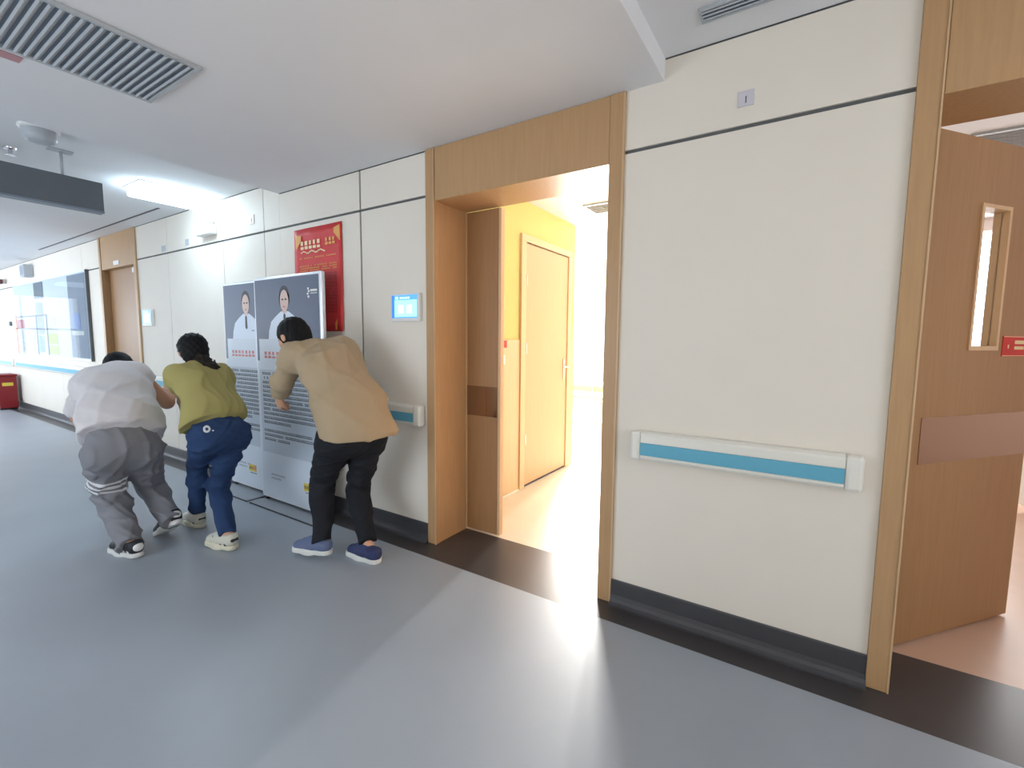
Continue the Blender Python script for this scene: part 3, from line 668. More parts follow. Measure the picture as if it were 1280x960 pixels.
# smoke detector dome
def lathe(bm, cx, cy, prof, n=28):
    rings = []
    for r, z in prof: rings.append([bm.verts.new((cx + r * math.cos(2 * math.pi * i / n), cy + r * math.sin(2 * math.pi * i / n), z)) for i in range(n)])
    for a, b in zip(rings[:-1], rings[1:]):
        for i in range(n): bm.faces.new((a[i], a[(i + 1) % n], b[(i + 1) % n], b[i]))
    bm.faces.new(rings[-1])
sd = tag(empty('smoke_detector', (-4.03, -1.31, Z2)), 'round dome detector on the ceiling beside the hanging sign', 'detector')
bm = bmesh.new(); lathe(bm, -4.03, -1.31, [(0.095, Z2), (0.095, Z2 - 0.012), (0.085, Z2 - 0.018)]); mk('base_ring', bm, M['white'], sd, smooth=False)
bm = bmesh.new(); lathe(bm, -4.03, -1.31, [(0.080, Z2 - 0.018), (0.080, Z2 - 0.055), (0.072, Z2 - 0.075), (0.05, Z2 - 0.085)]); mk('dome', bm, M['grille'], sd, smooth=True)
sp = tag(empty('sprinkler_head', (-4.62, -1.33, Z2)), 'small sprinkler head on the ceiling at the left edge behind the sign', 'sprinkler')
bm = bmesh.new(); lathe(bm, -4.62, -1.33, [(0.035, Z2), (0.033, Z2 - 0.008), (0.012, Z2 - 0.012), (0.010, Z2 - 0.04), (0.028, Z2 - 0.044), (0.028, Z2 - 0.047)]); mk('body', bm, M['chrome'], sp)
tag(bx('red_tape', mat('faded_red', srgb(186, 140, 146), 0.6), None, -2.93, -2.86, -1.80, -1.60, Z1 - 0.002, Z1), 'faded red tape on the dropped ceiling beside the large vent', 'tape')
#PEOPLE
# ------------------------------------------------------------------ people: smooth-blended implicit bodies meshed with surface nets
def V3(*a): return np.array(a, dtype=np.float64)
def nrm(v): v = np.asarray(v, float); return v / (np.linalg.norm(v) + 1e-12)
def frame_from(fwd, up):
    f = nrm(fwd); u = nrm(np.asarray(up, float) - np.dot(up, f) * f); r = np.cross(f, u)
    return np.stack([r, f, u])           # rows: right, forward, up
I3 = np.eye(3)

def rc(a, b, ra, rb, k=0.02, fr=None, sc=(1, 1, 1), cut_b=None, cut_a=None, op='add'):
    """round cone a->b; fr/sc flatten it in a local frame; cut_* give (point, normal) planes that trim it"""
    return dict(t='rc', a=np.asarray(a, float), b=np.asarray(b, float), ra=ra, rb=rb, k=k, fr=I3 if fr is None else fr, sc=np.asarray(sc, float), cuts=[c for c in (cut_a, cut_b) if c is not None], op=op)
def el(c, rad, fr=None, k=0.02, op='add', cuts=()):
    return dict(t='el', a=np.asarray(c, float), rad=np.asarray(rad, float), fr=I3 if fr is None else fr, k=k, op=op, cuts=list(cuts))

def eval_prim(p, X, Y, Z):
    qx, qy, qz = X - p['a'][0], Y - p['a'][1], Z - p['a'][2]
    F = p['fr']
    lx = qx * F[0, 0] + qy * F[0, 1] + qz * F[0, 2]
    ly = qx * F[1, 0] + qy * F[1, 1] + qz * F[1, 2]
    lz = qx * F[2, 0] + qy * F[2, 1] + qz * F[2, 2]
    if p['t'] == 'el':
        r = p['rad']
        k0 = np.sqrt((lx / r[0]) ** 2 + (ly / r[1]) ** 2 + (lz / r[2]) ** 2)
        k1 = np.sqrt((lx / r[0] ** 2) ** 2 + (ly / r[1] ** 2) ** 2 + (lz / r[2] ** 2) ** 2)
        d = k0 * (k0 - 1.0) / (k1 + 1e-9)
    else:
        s = p['sc']; lx, ly, lz = lx / s[0], ly / s[1], lz / s[2]
        b = (F @ (p['b'] - p['a'])) / s
        bb = b @ b + 1e-12
        h = np.clip((lx * b[0] + ly * b[1] + lz * b[2]) / bb, 0, 1)
        d = np.sqrt((lx - h * b[0]) ** 2 + (ly - h * b[1]) ** 2 + (lz - h * b[2]) ** 2) - (p['ra'] + h * (p['rb'] - p['ra']))
        d = d * float(min(s))
    for (c, n) in p['cuts']:
        n = nrm(n); d = np.maximum(d, (X - c[0]) * n[0] + (Y - c[1]) * n[1] + (Z - c[2]) * n[2])
    return d

def prim_bounds(p):
    if p['t'] == 'el':
        r = float(max(p['rad'])); return p['a'] - r, p['a'] + r
    r = max(p['ra'], p['rb']) * float(max(p['sc']))
    return np.minimum(p['a'], p['b']) - r, np.maximum(p['a'], p['b']) + r

def folds(seed, n, amp, freq, dirs=None):
    """localised cloth ridges: sharp crests, flat valleys, faded in and out by a slow mask"""
    R = np.random.default_rng(seed); K = R.normal(size=(n, 3)) if dirs is None else np.asarray(dirs, float)[R.integers(0, len(dirs), n)] + 0.25 * R.normal(size=(n, 3))
    K /= np.linalg.norm(K, axis=1)[:, None]
    K *= freq * R.uniform(0.7, 1.4, size=(n, 1)); ph = R.uniform(0, 6.28, n); A = amp * R.uniform(0.6, 1.0, n)
    Q = R.normal(size=(n, 3)) * 5.0; qh = R.uniform(0, 6.28, n)
    def f(X, Y, Z):
        w = 0.5 * np.sin(6 * X + 5 * Z + ph[0]) + 0.5 * np.sin(6 * Y - 5 * Z + ph[-1])
        o = 0
        for i in range(n):
            m = np.clip(0.5 + 0.9 * np.sin(Q[i, 0] * X + Q[i, 1] * Y + Q[i, 2] * Z + qh[i]), 0, 1)
            o = o - A[i] * m * (1 - np.abs(np.sin(0.5 * (K[i, 0] * X + K[i, 1] * Y + K[i, 2] * Z + ph[i]) + w))) ** 2.2
        return o + 0.3 * amp
    return f

def field(prims, res, noise=None, pad=0.02):
    lo = np.min([prim_bounds(p)[0] for p in prims if p['op'] == 'add'], axis=0) - pad
    hi = np.max([prim_bounds(p)[1] for p in prims if p['op'] == 'add'], axis=0) + pad
    n = np.ceil((hi - lo) / res).astype(int) + 1
    ax = [lo[i] + res * np.arange(n[i]) for i in range(3)]
    vol = np.full(tuple(n), 0.5)
    for p in prims:
        a, b = prim_bounds(p); m = p['k'] + 0.03 + 3 * res
        i0 = np.clip(np.floor((a - m - lo) / res).astype(int), 0, n - 1); i1 = np.clip(np.ceil((b + m - lo) / res).astype(int) + 1, 1, n)
        if np.any(i1 <= i0): continue
        sl = tuple(slice(i0[i], i1[i]) for i in range(3))
        X, Y, Z = np.meshgrid(ax[0][sl[0]], ax[1][sl[1]], ax[2][sl[2]], indexing='ij', sparse=True)
        d = eval_prim(p, X, Y, Z); v = vol[sl]; k = max(p['k'], 1e-4)
        if p['op'] == 'add':
            h = np.maximum(k - np.abs(v - d), 0) / k; vol[sl] = np.minimum(v, d) - h * h * k * 0.25
        else:
            d = -d; h = np.maximum(k - np.abs(v - d), 0) / k; vol[sl] = np.maximum(v, d) + h * h * k * 0.25
    if noise is not None:
        ii = np.nonzero(np.abs(vol) < 0.04)
        vol[ii] += noise(ax[0][ii[0]], ax[1][ii[1]], ax[2][ii[2]])
    return vol, lo, res, ax

def surface_nets(vol, lo, res):
    s = vol < 0
    nx, ny, nz = vol.shape
    cs = np.zeros((nx - 1, ny - 1, nz - 1), dtype=np.int8)
    for dx in (0, 1):
        for dy in (0, 1):
            for dz in (0, 1):
                cs += s[dx:nx - 1 + dx, dy:ny - 1 + dy, dz:nz - 1 + dz]
    ci = np.nonzero((cs > 0) & (cs < 8)); m = len(ci[0])
    idx = -np.ones(cs.shape, dtype=np.int64); idx[ci] = np.arange(m)
    acc = np.zeros((m, 3)); cnt = np.zeros(m)
    corners = [(a, b, c) for a in (0, 1) for b in (0, 1) for c in (0, 1)]
    val = {c: vol[ci[0] + c[0], ci[1] + c[1], ci[2] + c[2]] for c in corners}
    for a in corners:
        for d in range(3):
            if a[d] == 0:
                b = list(a); b[d] = 1; b = tuple(b)
                va, vb = val[a], val[b]; x = (va < 0) != (vb < 0)
                t = np.where(x, va / np.where(x, va - vb, 1), 0)
                pt = np.array(a, float)[None, :].repeat(m, 0); pt[:, d] += t
                acc[x] += pt[x]; cnt[x] += 1
    P = lo + res * (np.stack(ci, 1) + acc / cnt[:, None])
    quads = []
    for d in range(3):
        u, w = (d + 1) % 3, (d + 2) % 3
        sa = [slice(None)] * 3; sb = [slice(None)] * 3; sa[d] = slice(0, -1); sb[d] = slice(1, None)
        A = s[tuple(sa)]; B = s[tuple(sb)]
        e = np.array(np.nonzero(A != B)).T
        ok = (e[:, u] > 0) & (e[:, w] > 0) & (e[:, u] < vol.shape[u] - 1) & (e[:, w] < vol.shape[w] - 1)
        e = e[ok]; ins = A[tuple(e.T)]
        def cell(du, dw):
            c = e.copy(); c[:, u] -= du; c[:, w] -= dw; return idx[tuple(c.T)]
        q = np.stack([cell(1, 1), cell(0, 1), cell(0, 0), cell(1, 0)], 1)
        q[~ins] = q[~ins][:, ::-1]
        quads.append(q)
    return P, np.concatenate(quads)

def smooth_mesh(P, Q, it=2, lam=0.5):
    for _ in range(it):
        acc = np.zeros_like(P); c = np.zeros(len(P))
        for i in range(4):
            a, b = Q[:, i], Q[:, (i + 1) % 4]
            np.add.at(acc, a, P[b]); np.add.at(acc, b, P[a]); np.add.at(c, a, 1); np.add.at(c, b, 1)
        P = P + lam * (acc / np.maximum(c, 1)[:, None] - P)
    return P

def sdf_obj(name, prims, m, parent, res=0.008, noise=None, it=2, post=None):
    vol, lo, r, ax = field(prims, res, noise)
    if post is not None: vol = post(vol, ax)
    P, Q = surface_nets(vol, lo, r)
    P = smooth_mesh(P, Q, it)
    me = bpy.data.meshes.new(name)
    me.vertices.add(len(P)); me.vertices.foreach_set('co', P.astype(np.float32).ravel())
    me.loops.add(4 * len(Q)); me.polygons.add(len(Q))
    me.loops.foreach_set('vertex_index', Q.astype(np.int32).ravel())
    me.polygons.foreach_set('loop_start', np.arange(0, 4 * len(Q), 4, dtype=np.int32))
    me.polygons.foreach_set('use_smooth', np.ones(len(Q), dtype=bool))
    me.update(calc_edges=True); me.validate()
    me.materials.append(m)
    return link(name, me, parent)

def hand(wrist, d, palm_n, thumb_side, curl=0.9, s=1.0, k=0.006):
    """palm, four jointed fingers of unequal length and a thumb that leaves the side of the palm"""
    d = nrm(d); n = nrm(np.asarray(palm_n, float) - np.dot(palm_n, d) * d); t = nrm(np.cross(d, n)) * thumb_side
    fr = np.stack([t, n, d])
    out = [rc(wrist, wrist + d * 0.045 * s, 0.024 * s, 0.030 * s, 0.012, fr, (1.25, 0.62, 1)), rc(wrist + d * 0.045 * s, wrist + d * 0.080 * s, 0.030 * s, 0.031 * s, 0.010, fr, (1.3, 0.5, 1))]
    knuck = wrist + d * 0.092 * s
    for i, (off, ln) in enumerate(((0.030, 0.072), (0.0105, 0.080), (-0.009, 0.075), (-0.028, 0.060))):
        p = knuck + t * off * s - d * 0.004 * abs(i - 1) * s
        ang = 0.0
        for j, (fl, r0) in enumerate(((0.45, 0.0095), (0.32, 0.0088), (0.23, 0.0078))):
            ang += curl * (0.75 + 0.12 * i) * (0.9 if j == 0 else 1.1)
            q = p + (d * math.cos(ang) + n * math.sin(ang)) * ln * fl * s
            out.append(rc(p, q, r0 * s, (r0 - 0.0008) * s, k)); p = q
    b = wrist + d * 0.030 * s + t * 0.030 * s
    j1 = b + (t * 0.65 + d * 0.75 + n * 0.30) * 0.036 * s
    j2 = j1 + (t * 0.05 + d * 0.85 + n * 0.55) * 0.030 * s
    j3 = j2 + (d * 0.75 - t * 0.25 + n * 0.65) * 0.024 * s
    out += [rc(b, j1, 0.014 * s, 0.0115 * s, 0.010), rc(j1, j2, 0.0115 * s, 0.010 * s, k), rc(j2, j3, 0.010 * s, 0.0085 * s, k)]
    return out

def head_prims(c, F):
    """c: skull centre; F rows right, forward, up"""
    r, f, u = F
    P = lambda x, y, z: c + r * x + f * y + u * z
    o = [el(P(0, -0.008, 0.025), (0.074, 0.092, 0.088), F, 0.02), rc(P(0, 0.025, -0.01), P(0, 0.040, -0.075), 0.062, 0.036, 0.03, F, (1, 0.95, 1)),
         rc(P(0, 0.062, -0.092), P(0, 0.055, -0.085), 0.020, 0.024, 0.02),
         rc(P(0, 0.088, 0.012), P(0, 0.105, -0.026), 0.008, 0.012, 0.012), el(P(0, 0.083, 0.030), (0.05, 0.014, 0.010), F, 0.014)]
    for s in (-1, 1):
        o.append(el(P(0.036 * s, 0.066, -0.02), (0.022, 0.020, 0.022), F, 0.02))
        o.append(el(P(0.034 * s, 0.090, 0.012), (0.014, 0.010, 0.008), F, 0.008, op='sub'))
        o.append(el(P(0.080 * s, -0.005, -0.004), (0.009, 0.020, 0.032), F, 0.008))
        o.append(el(P(0.011 * s, 0.104, -0.030), (0.008, 0.010, 0.007), F, 0.006))
    o.append(el(P(0, 0.090, -0.052), (0.024, 0.012, 0.007), F, 0.006)); o.append(el(P(0, 0.087, -0.064), (0.020, 0.012, 0.007), F, 0.006))
    o.append(el(P(0, 0.103, -0.058), (0.022, 0.010, 0.0018), F, 0.002, op='sub'))
    return o

def shoe(parent, heel, fwd, up, L, mats, style):
    """heel: point under the heel; the shoe is modelled along fwd with its sole normal to up"""
    fwd = nrm(fwd); up = nrm(np.asarray(up, float) - np.dot(up, fwd) * fwd); F = np.stack([fwd, np.cross(up, fwd), up])
    P = lambda x, y, z: np.asarray(heel, float) + F[0] * x + F[1] * y + F[2] * z
    k = L / 0.28; st = 0.030 if style != 'canvas' else 0.024
    low = (P(0, 0, st - 0.006), -F[2])
    up_pr = [rc(P(0.040 * k, 0, st + 0.03), P(0.13 * k, 0, st + 0.030), 0.036, 0.038, 0.02, F, (1, 1, 1.05), cut_a=low),
             rc(P(0.12 * k, 0, st + 0.028), P(0.235 * k, 0.004, st + 0.010), 0.040, 0.033, 0.03, F, (1, 1.12, 0.95), cut_a=low),
             rc(P(0.050 * k, 0, st + 0.03), P(0.056 * k, 0, st + 0.10), 0.040, 0.044, 0.03, F, (1.1, 0.92, 1), cut_b=(P(0, 0, st + (0.072 if style != 'canvas' else 0.056)), F[2] + 0.15 * F[0]), cut_a=low),
             rc(P(0.10 * k, 0, st + 0.062), P(0.19 * k, 0, st + 0.036), 0.020, 0.018, 0.03)]
    so = sdf_obj('shoe', up_pr, mats[0], parent, 0.0045, folds(3, 3, 0.0012, 90), 2)
    slab = [(P(0, 0, 0), -F[2]), (P(0, 0, st), F[2])]
    sp_ = [dict(rc(P(0.040 * k, 0, st / 2), P(0.15 * k, 0.002, st / 2), 0.040, 0.041, 0.02, F, (1.0, 1.0, 1.6)), cuts=slab), dict(rc(P(0.15 * k, 0.002, st / 2), P(0.235 * k, 0.006, st / 2), 0.042, 0.039, 0.03, F, (1.05, 1.12, 1.6)), cuts=slab)]
    so2 = sdf_obj('sole', sp_, mats[1], so, 0.0045, None, 2)
    # laces and side panels
    for j in range(4):
        x = 0.105 * k + 0.024 * j; z = st + 0.082 - 0.011 * j
        bm = bmesh.new(); a = P(x, -0.022, z - 0.012); b = P(x + 0.006, 0.0, z + 0.002); c = P(x, 0.022, z - 0.012)
        tube(bm, a, b, 0.0035, n=8); tube(bm, b, c, 0.0035, n=8); mk('lace', bm, mats[2], so, smooth=True)
    if style == 'runner':
        def band(vol_sh, x0, x1, z0, z1, tilt):
            pass
        for s in (-1, 1):
            q = []
            for j in range(3):
                x = 0.045 * k + 0.045 * j
                q = [rc(P(x, s * 0.036, st + 0.008), P(x + 0.03, s * 0.033, st + 0.045), 0.008, 0.006, 0.004)]
                sdf_obj('side_stripe', q, mats[2], so, 0.004, None, 1)
        sdf_obj('heel_counter', [el(P(0.012 * k, 0, st + 0.035), (0.018, 0.030, 0.028), F, 0.01)], mats[2], so, 0.004, None, 1)
    elif style == 'canvas':
        sdf_obj('foxing', [dict(rc(P(0.002 + 0.04 * k, 0, st), P(0.236 * k, 0.006, st), 0.0415, 0.0395, 0.01, F, (1.03, 1.08, 0.25)))], mats[1], so, 0.0045, None, 1)
    return so

def face_parts(c, F, parent):
    r, f, u = F
    for s in (-1, 1):
        bm = bmesh.new(); bmesh.ops.create_uvsphere(bm, u_segments=12, v_segments=8, radius=0.0115)
        bmesh.ops.translate(bm, vec=Vector(c + r * 0.034 * s + f * 0.079 + u * 0.012), verts=bm.verts)
        mk('eye', bm, M['eye'], parent, smooth=True)

def fabric(name, col, rough=0.85, bump=0.25, bscale=220, var=0.05, vscale=5):
    return mat(name, col, rough, var=var, vscale=vscale, bump=bump, bscale=bscale, spec=0.25)
M['eye'] = mat('eye_dark', srgb(50, 42, 38), 0.2)
M['skin'] = mat('skin_tan', srgb(206, 158, 128), 0.5, var=0.04, vscale=14, bump=0.05, bscale=80)
M['hair'] = mat('black_hair', srgb(20, 20, 22), 0.65, spec=0.2, var=0.25, vscale=60, bump=0.5, bscale=140, stretch=(1, 1, 0.3))

def leg_prims(h, k, a, rt, rk, ra, kk=0.04, end=None):
    d = nrm(a - k)
    e = a if end is None else end
    cal = k + (a - k) * 0.30
    return [rc(h, k, rt, rk, kk), rc(k, cal, rk, rk * 0.97, kk), rc(cal, e, rk * 0.97, ra, kk, cut_b=(e, d))]

def body_of(J, F, Hd, Fh, parent, arm_r=0.040, skin='skin', hands=()):
    """continuous skin body: head, neck, trunk, arms with hands, legs"""
    r, f, u = F
    o = []
    fr = np.stack([r, f, u])
    o.append(rc(J['pelvis'], J['waist'], 0.095, 0.088, 0.03, fr, (1.25, 0.9, 1)))
    o.append(rc(J['waist'], J['chest'], 0.088, 0.105, 0.03, fr, (1.25, 0.85, 1)))
    o.append(rc(J['chest'], J['neck'] - u * 0.05, 0.105, 0.055, 0.03, fr, (1.3, 0.8, 1)))
    o.append(rc(J['neck'] - u * 0.03, Hd - Fh[2] * 0.05 - Fh[1] * 0.015, 0.052, 0.050, 0.02))
    o += head_prims(Hd, Fh)
    for s in 'LR':
        o.append(rc(J['hip' + s], J['knee' + s], 0.062, 0.045, 0.02)); o.append(rc(J['knee' + s], J['ank' + s], 0.045, 0.033, 0.02))
        if 'toe' + s in J: o.append(rc(J['ank' + s], J['toe' + s], 0.025, 0.018, 0.02))
        o.append(rc(J['sh' + s], J['el' + s], arm_r * 1.08, arm_r * 0.88, 0.02))
        el_ = J['el' + s]; w = J['wr' + s]; m_ = el_ + (w - el_) * 0.3
        o.append(rc(el_, m_, arm_r * 0.88, arm_r * 0.92, 0.015)); o.append(rc(m_, w, arm_r * 0.92, arm_r * 0.62, 0.015))
    for h_ in hands: o += h_
    return sdf_obj('body', o, M[skin], parent, 0.0055, None, 2)

def D(**k): return {a: np.array(b, float) for a, b in k.items()}
UP = V3(0, 0, 1)


def torso_frame(J):
    u = nrm(J['neck'] - J['pelvis']); r = J['hipR'] - J['hipL']; r = nrm(r - np.dot(r, u) * u); f = np.cross(u, r)
    return np.stack([r, f, u])
def seg(a, b, wa, da, wb, db, F, k=0.05, **kw):
    """trunk segment: half widths w, half depths d at both ends"""
    s = 0.5 * (wa / da + wb / db)
    return rc(a, b, da, db, k, F, (s, 1, 1), **kw)
def slab_patch(p0, n0, p1, n1):
    def post(vol, ax):
        X, Y, Z = np.meshgrid(*ax, indexing='ij', sparse=True)
        d = vol - 0.004
        for c, n in ((p0, n0), (p1, n1)):
            n = nrm(n); d = np.maximum(d, (X - c[0]) * n[0] + (Y - c[1]) * n[1] + (Z - c[2]) * n[2])
        return d
    return post

# ---------------- person in the white T-shirt and grey cargo trousers
JA = D(pelvis=(-3.520, -1.167, 0.704), hipL=(-3.520, -1.243, 0.654), hipR=(-3.540, -1.072, 0.632), kneeL=(-3.800, -1.170, 0.331), ankL=(-3.450, -1.183, 0.108), kneeR=(-3.830, -0.930, 0.300), ankR=(-3.520, -0.938, 0.144), waist=(-3.600, -1.136, 0.831), chest=(-3.820, -1.084, 1.004), neck=(-3.960, -1.022, 1.128), head=(-4.100, -0.985, 1.120), shL=(-3.920, -1.180, 1.050), shR=(-3.900, -0.955, 1.095), elL=(-4.010, -1.242, 0.836), wrL=(-4.220, -1.130, 0.660), elR=(-3.850, -0.800, 0.885), wrR=(-4.040, -0.690, 1.060), hem=(-3.540, -1.155, 0.739))
J = JA
pA = tag(empty('person', (-3.5, -1.1, 0)), 'person in white T-shirt and grey cargo trousers running bent forward, leftmost', 'person')
F = torso_frame(J); Fh = frame_from((-0.80, 0.10, -0.55), (-0.5, 0, 0.85))
J['toeL'] = J['ankL'] + V3(-0.12, -0.02, -0.06); J['toeR'] = J['ankR'] + V3(-0.10, -0.02, -0.09)
hL = hand(J['wrL'], J['wrL'] - J['elL'], (0.2, 1, 0), 1, 0.75); hR = hand(J['wrR'], (-0.5, 0.5, 0.2), (-0.6, 0.2, -0.7), 1, 0.7)
body_of(J, F, J['head'], Fh, pA, 0.050, hands=(hL, hR))
face_parts(J['head'], Fh, pA)
r_, f_, u_ = Fh; hc = J['head']
hairA = [el(hc + u_ * 0.030 - f_ * 0.014, (0.086, 0.104, 0.094), Fh, 0.02), el(hc - f_ * 0.05 - u_ * 0.02, (0.076, 0.062, 0.075), Fh, 0.03), el(hc + f_ * 0.09 - u_ * 0.05, (0.09, 0.075, 0.10), Fh, 0.01, op='sub')]
sdf_obj('hair', hairA, M['hair'], pA, 0.006, folds(9, 5, 0.005, 220), 1)
r, f, u = F
shirtA = [seg(J['hem'], J['waist'], 0.222, 0.160, 0.208, 0.150, F, cut_a=(J['hem'] + u * 0.01, -u + 0.15 * r)),
          seg(J['waist'], J['chest'], 0.208, 0.150, 0.190, 0.138, F), seg(J['chest'], J['neck'] - u * 0.06, 0.190, 0.140, 0.120, 0.085, F),
          rc(J['shL'], J['shR'], 0.086, 0.076, 0.06), rc(J['neck'] - u * 0.05, J['neck'] + u * 0.012, 0.075, 0.066, 0.04, cut_b=(J['neck'] + u * 0.008, u)),
          rc(J['shL'], J['elL'], 0.088, 0.078, 0.05, cut_b=(J['shL'] + (J['elL'] - J['shL']) * 0.98, J['elL'] - J['shL'])),
          rc(J['shR'], J['elR'], 0.080, 0.076, 0.04, cut_b=(J['shR'] + (J['elR'] - J['shR']) * 0.36, (J['elR'] - J['shR']) + V3(0, 0.03, 0)))]
M['teeA'] = fabric('white_tshirt', srgb(214, 210, 212), var=0.02)
sdf_obj('shirt', shirtA, M['teeA'], pA, 0.0075, folds(21, 6, 0.009, 42, [(0.5, 0.8, 0.4), (0.5, -0.7, 0.5), (0.3, 0.1, 1)]), 3)
def cargo(J, hemL, hemR):
    o = [rc(J['hipL'], J['hipR'], 0.108, 0.106, 0.04), seg(J['pelvis'], J['pelvis'] + F[2] * 0.13, 0.168, 0.126, 0.168, 0.122, F), el(0.5 * (J['hipL'] + J['hipR']) - F[1] * 0.045 - F[2] * 0.01, (0.162, 0.106, 0.092), F, 0.04)]
    o += leg_prims(J['hipL'], J['kneeL'], J['ankL'], 0.108, 0.074, 0.064, 0.035, hemL) + leg_prims(J['hipR'], J['kneeR'], J['ankR'], 0.102, 0.074, 0.062, 0.035, hemR)
    return o
cgo = cargo(J, J['ankL'] + V3(0.0, 0, -0.04), J['ankR'] + V3(0.02, 0, -0.025))
M['cargo'] = fabric('grey_cargo_cloth', srgb(132, 132, 138), var=0.04)
foldA = folds(33, 7, 0.013, 52, [(0.2, 0.5, 1), (0.3, -0.6, 0.8), (0, 1, 0.2)])
trA = sdf_obj('trousers', cgo, M['cargo'], pA, 0.0075, foldA, 2)
# three white stripes round the left leg above the knee, and the thigh pocket
legd = nrm(J['kneeL'] - J['hipL'])
M['stripe'] = fabric('white_stripe', srgb(220, 220, 222), var=0.02)
one = leg_prims(J['hipL'], J['kneeL'], J['ankL'], 0.108, 0.074, 0.064, 0.035, J['ankL'])
for i in range(3):
    c0 = J['hipL'] + legd * (0.215 + 0.052 * i); n_ = nrm(legd + V3(0, 0, -0.9))
    sdf_obj('leg_stripe', one, M['stripe'], trA, 0.0065, foldA, 1, slab_patch(c0, -n_, c0 + n_ * 0.026, n_))
out_ = nrm(V3(0.25, -1, 0))
pk = J['hipL'] + legd * 0.13 + out_ * 0.082
sdf_obj('cargo_pocket', [el(pk, (0.065, 0.030, 0.085), frame_from(out_, -legd), 0.02)], M['cargo'], trA, 0.007, foldA, 2)
blk = mat('black_shoe_mesh', srgb(36, 38, 44), 0.6, bump=0.2, bscale=200); wsole = mat('white_rubber', srgb(222, 222, 218), 0.5)
shoe(pA, (-3.372, -1.165, 0.004), (-1, -0.16, -0.02), UP, 0.29, (blk, wsole, M['white']), 'runner')
shoe(pA, (-3.452, -0.916, 0.120), (-0.80, -0.12, -0.45), (-0.45, 0, 0.80), 0.29, (blk, wsole, M['white']), 'runner')

# ---------------- person in the mustard T-shirt and blue jeans
JB = D(pelvis=(-3.200, -0.762, 0.766), hipL=(-3.190, -0.840, 0.712), hipR=(-3.220, -0.667, 0.694), kneeR=(-3.460, -0.665, 0.307), ankR=(-3.060, -0.805, 0.105), kneeL=(-3.560, -0.750, 0.460), ankL=(-3.620, -0.742, 0.092), waist=(-3.250, -0.749, 0.865), chest=(-3.400, -0.743, 1.030), neck=(-3.500, -0.758, 1.145), head=(-3.600, -0.721, 1.257), shL=(-3.480, -0.867, 1.098), shR=(-3.460, -0.612, 1.095), elL=(-3.700, -0.760, 0.930), wrL=(-3.900, -0.680, 0.800), elR=(-3.640, -0.500, 0.917), wrR=(-3.860, -0.430, 0.790), hem=(-3.210, -0.795, 0.786))
J = JB
pB = tag(empty('person', (-3.3, -0.75, 0)), 'person with dark ponytail in mustard T-shirt and navy jeans, middle runner', 'person')
F = torso_frame(J); r, f, u = F; Fh = frame_from((-0.95, 0.10, -0.20), (-0.2, 0, 1))
J['toeL'] = J['ankL'] + V3(-0.11, 0.0, -0.05); J['toeR'] = J['ankR'] + V3(-0.09, -0.015, -0.06)
hL = hand(J['wrL'], J['wrL'] - J['elL'], (0, 1, 0.2), 1, 0.7, 0.92); hR = hand(J['wrR'], J['wrR'] - J['elR'], (0, -1, 0.2), -1, 0.7, 0.92)
body_of(J, F, J['head'], Fh, pB, 0.036, hands=(hL, hR))
face_parts(J['head'], Fh, pB)
r_, f_, u_ = Fh; hc = J['head']
hairB = [el(hc + u_ * 0.028 - f_ * 0.014, (0.088, 0.106, 0.096), Fh, 0.02), el(hc - f_ * 0.045 - u_ * 0.03, (0.078, 0.068, 0.085), Fh, 0.03), el(hc + f_ * 0.095 - u_ * 0.045, (0.085, 0.075, 0.095), Fh, 0.01, op='sub')]
hb = sdf_obj('hair', hairB, M['hair'], pB, 0.006, folds(12, 5, 0.005, 220), 1)
t0 = hc - f_ * 0.095 - u_ * 0.055
M['hair2'] = mat('dark_brown_hair', srgb(38, 33, 28), 0.65, spec=0.2, var=0.25, vscale=60, bump=0.5, bscale=140)
tailp = [t0, t0 + V3(0.05, 0.01, -0.035), t0 + V3(0.085, 0.035, -0.075), t0 + V3(0.10, 0.075, -0.115)]
sdf_obj('ponytail', [rc(tailp[0], tailp[1], 0.028, 0.040, 0.02), rc(tailp[1], tailp[2], 0.040, 0.042, 0.02), rc(tailp[2], tailp[3], 0.042, 0.018, 0.02), rc(tailp[1], tailp[2] + V3(0.01, -0.05, -0.02), 0.030, 0.012, 0.02), rc(tailp[2], tailp[3] + V3(0.0, 0.0, 0.045), 0.025, 0.008, 0.02)], M['hair2'], hb, 0.005, folds(14, 6, 0.010, 160), 1)
M['teeB'] = fabric('mustard_tshirt', srgb(168, 158, 100), var=0.03)
shirtB = [seg(J['hem'] - u * 0.01, J['waist'], 0.195, 0.135, 0.180, 0.126, F, cut_a=(J['hem'] + u * 0.012, -u + 0.10 * r)),
          seg(J['waist'], J['chest'], 0.180, 0.126, 0.165, 0.114, F), seg(J['chest'], J['neck'] - u * 0.05, 0.165, 0.114, 0.100, 0.07, F),
          rc(J['shL'], J['shR'], 0.068, 0.068, 0.06), rc(J['neck'] - u * 0.04, J['neck'] + u * 0.015, 0.064, 0.058, 0.03, cut_b=(J['neck'] + u * 0.010, u)),
          rc(J['shL'], J['elL'], 0.068, 0.064, 0.04, cut_b=(J['shL'] + (J['elL'] - J['shL']) * 0.55, J['elL'] - J['shL'])),
          rc(J['shR'], J['elR'], 0.068, 0.064, 0.04, cut_b=(J['shR'] + (J['elR'] - J['shR']) * 0.65, J['elR'] - J['shR']))]
sdf_obj('shirt', shirtB, M['teeB'], pB, 0.007, folds(41, 5, 0.010, 46, [(0.5, 0.8, 0.4), (0.5, -0.7, 0.5)]), 3)
M['jeans'] = fabric('navy_denim', srgb(44, 66, 104), var=0.10, vscale=4)
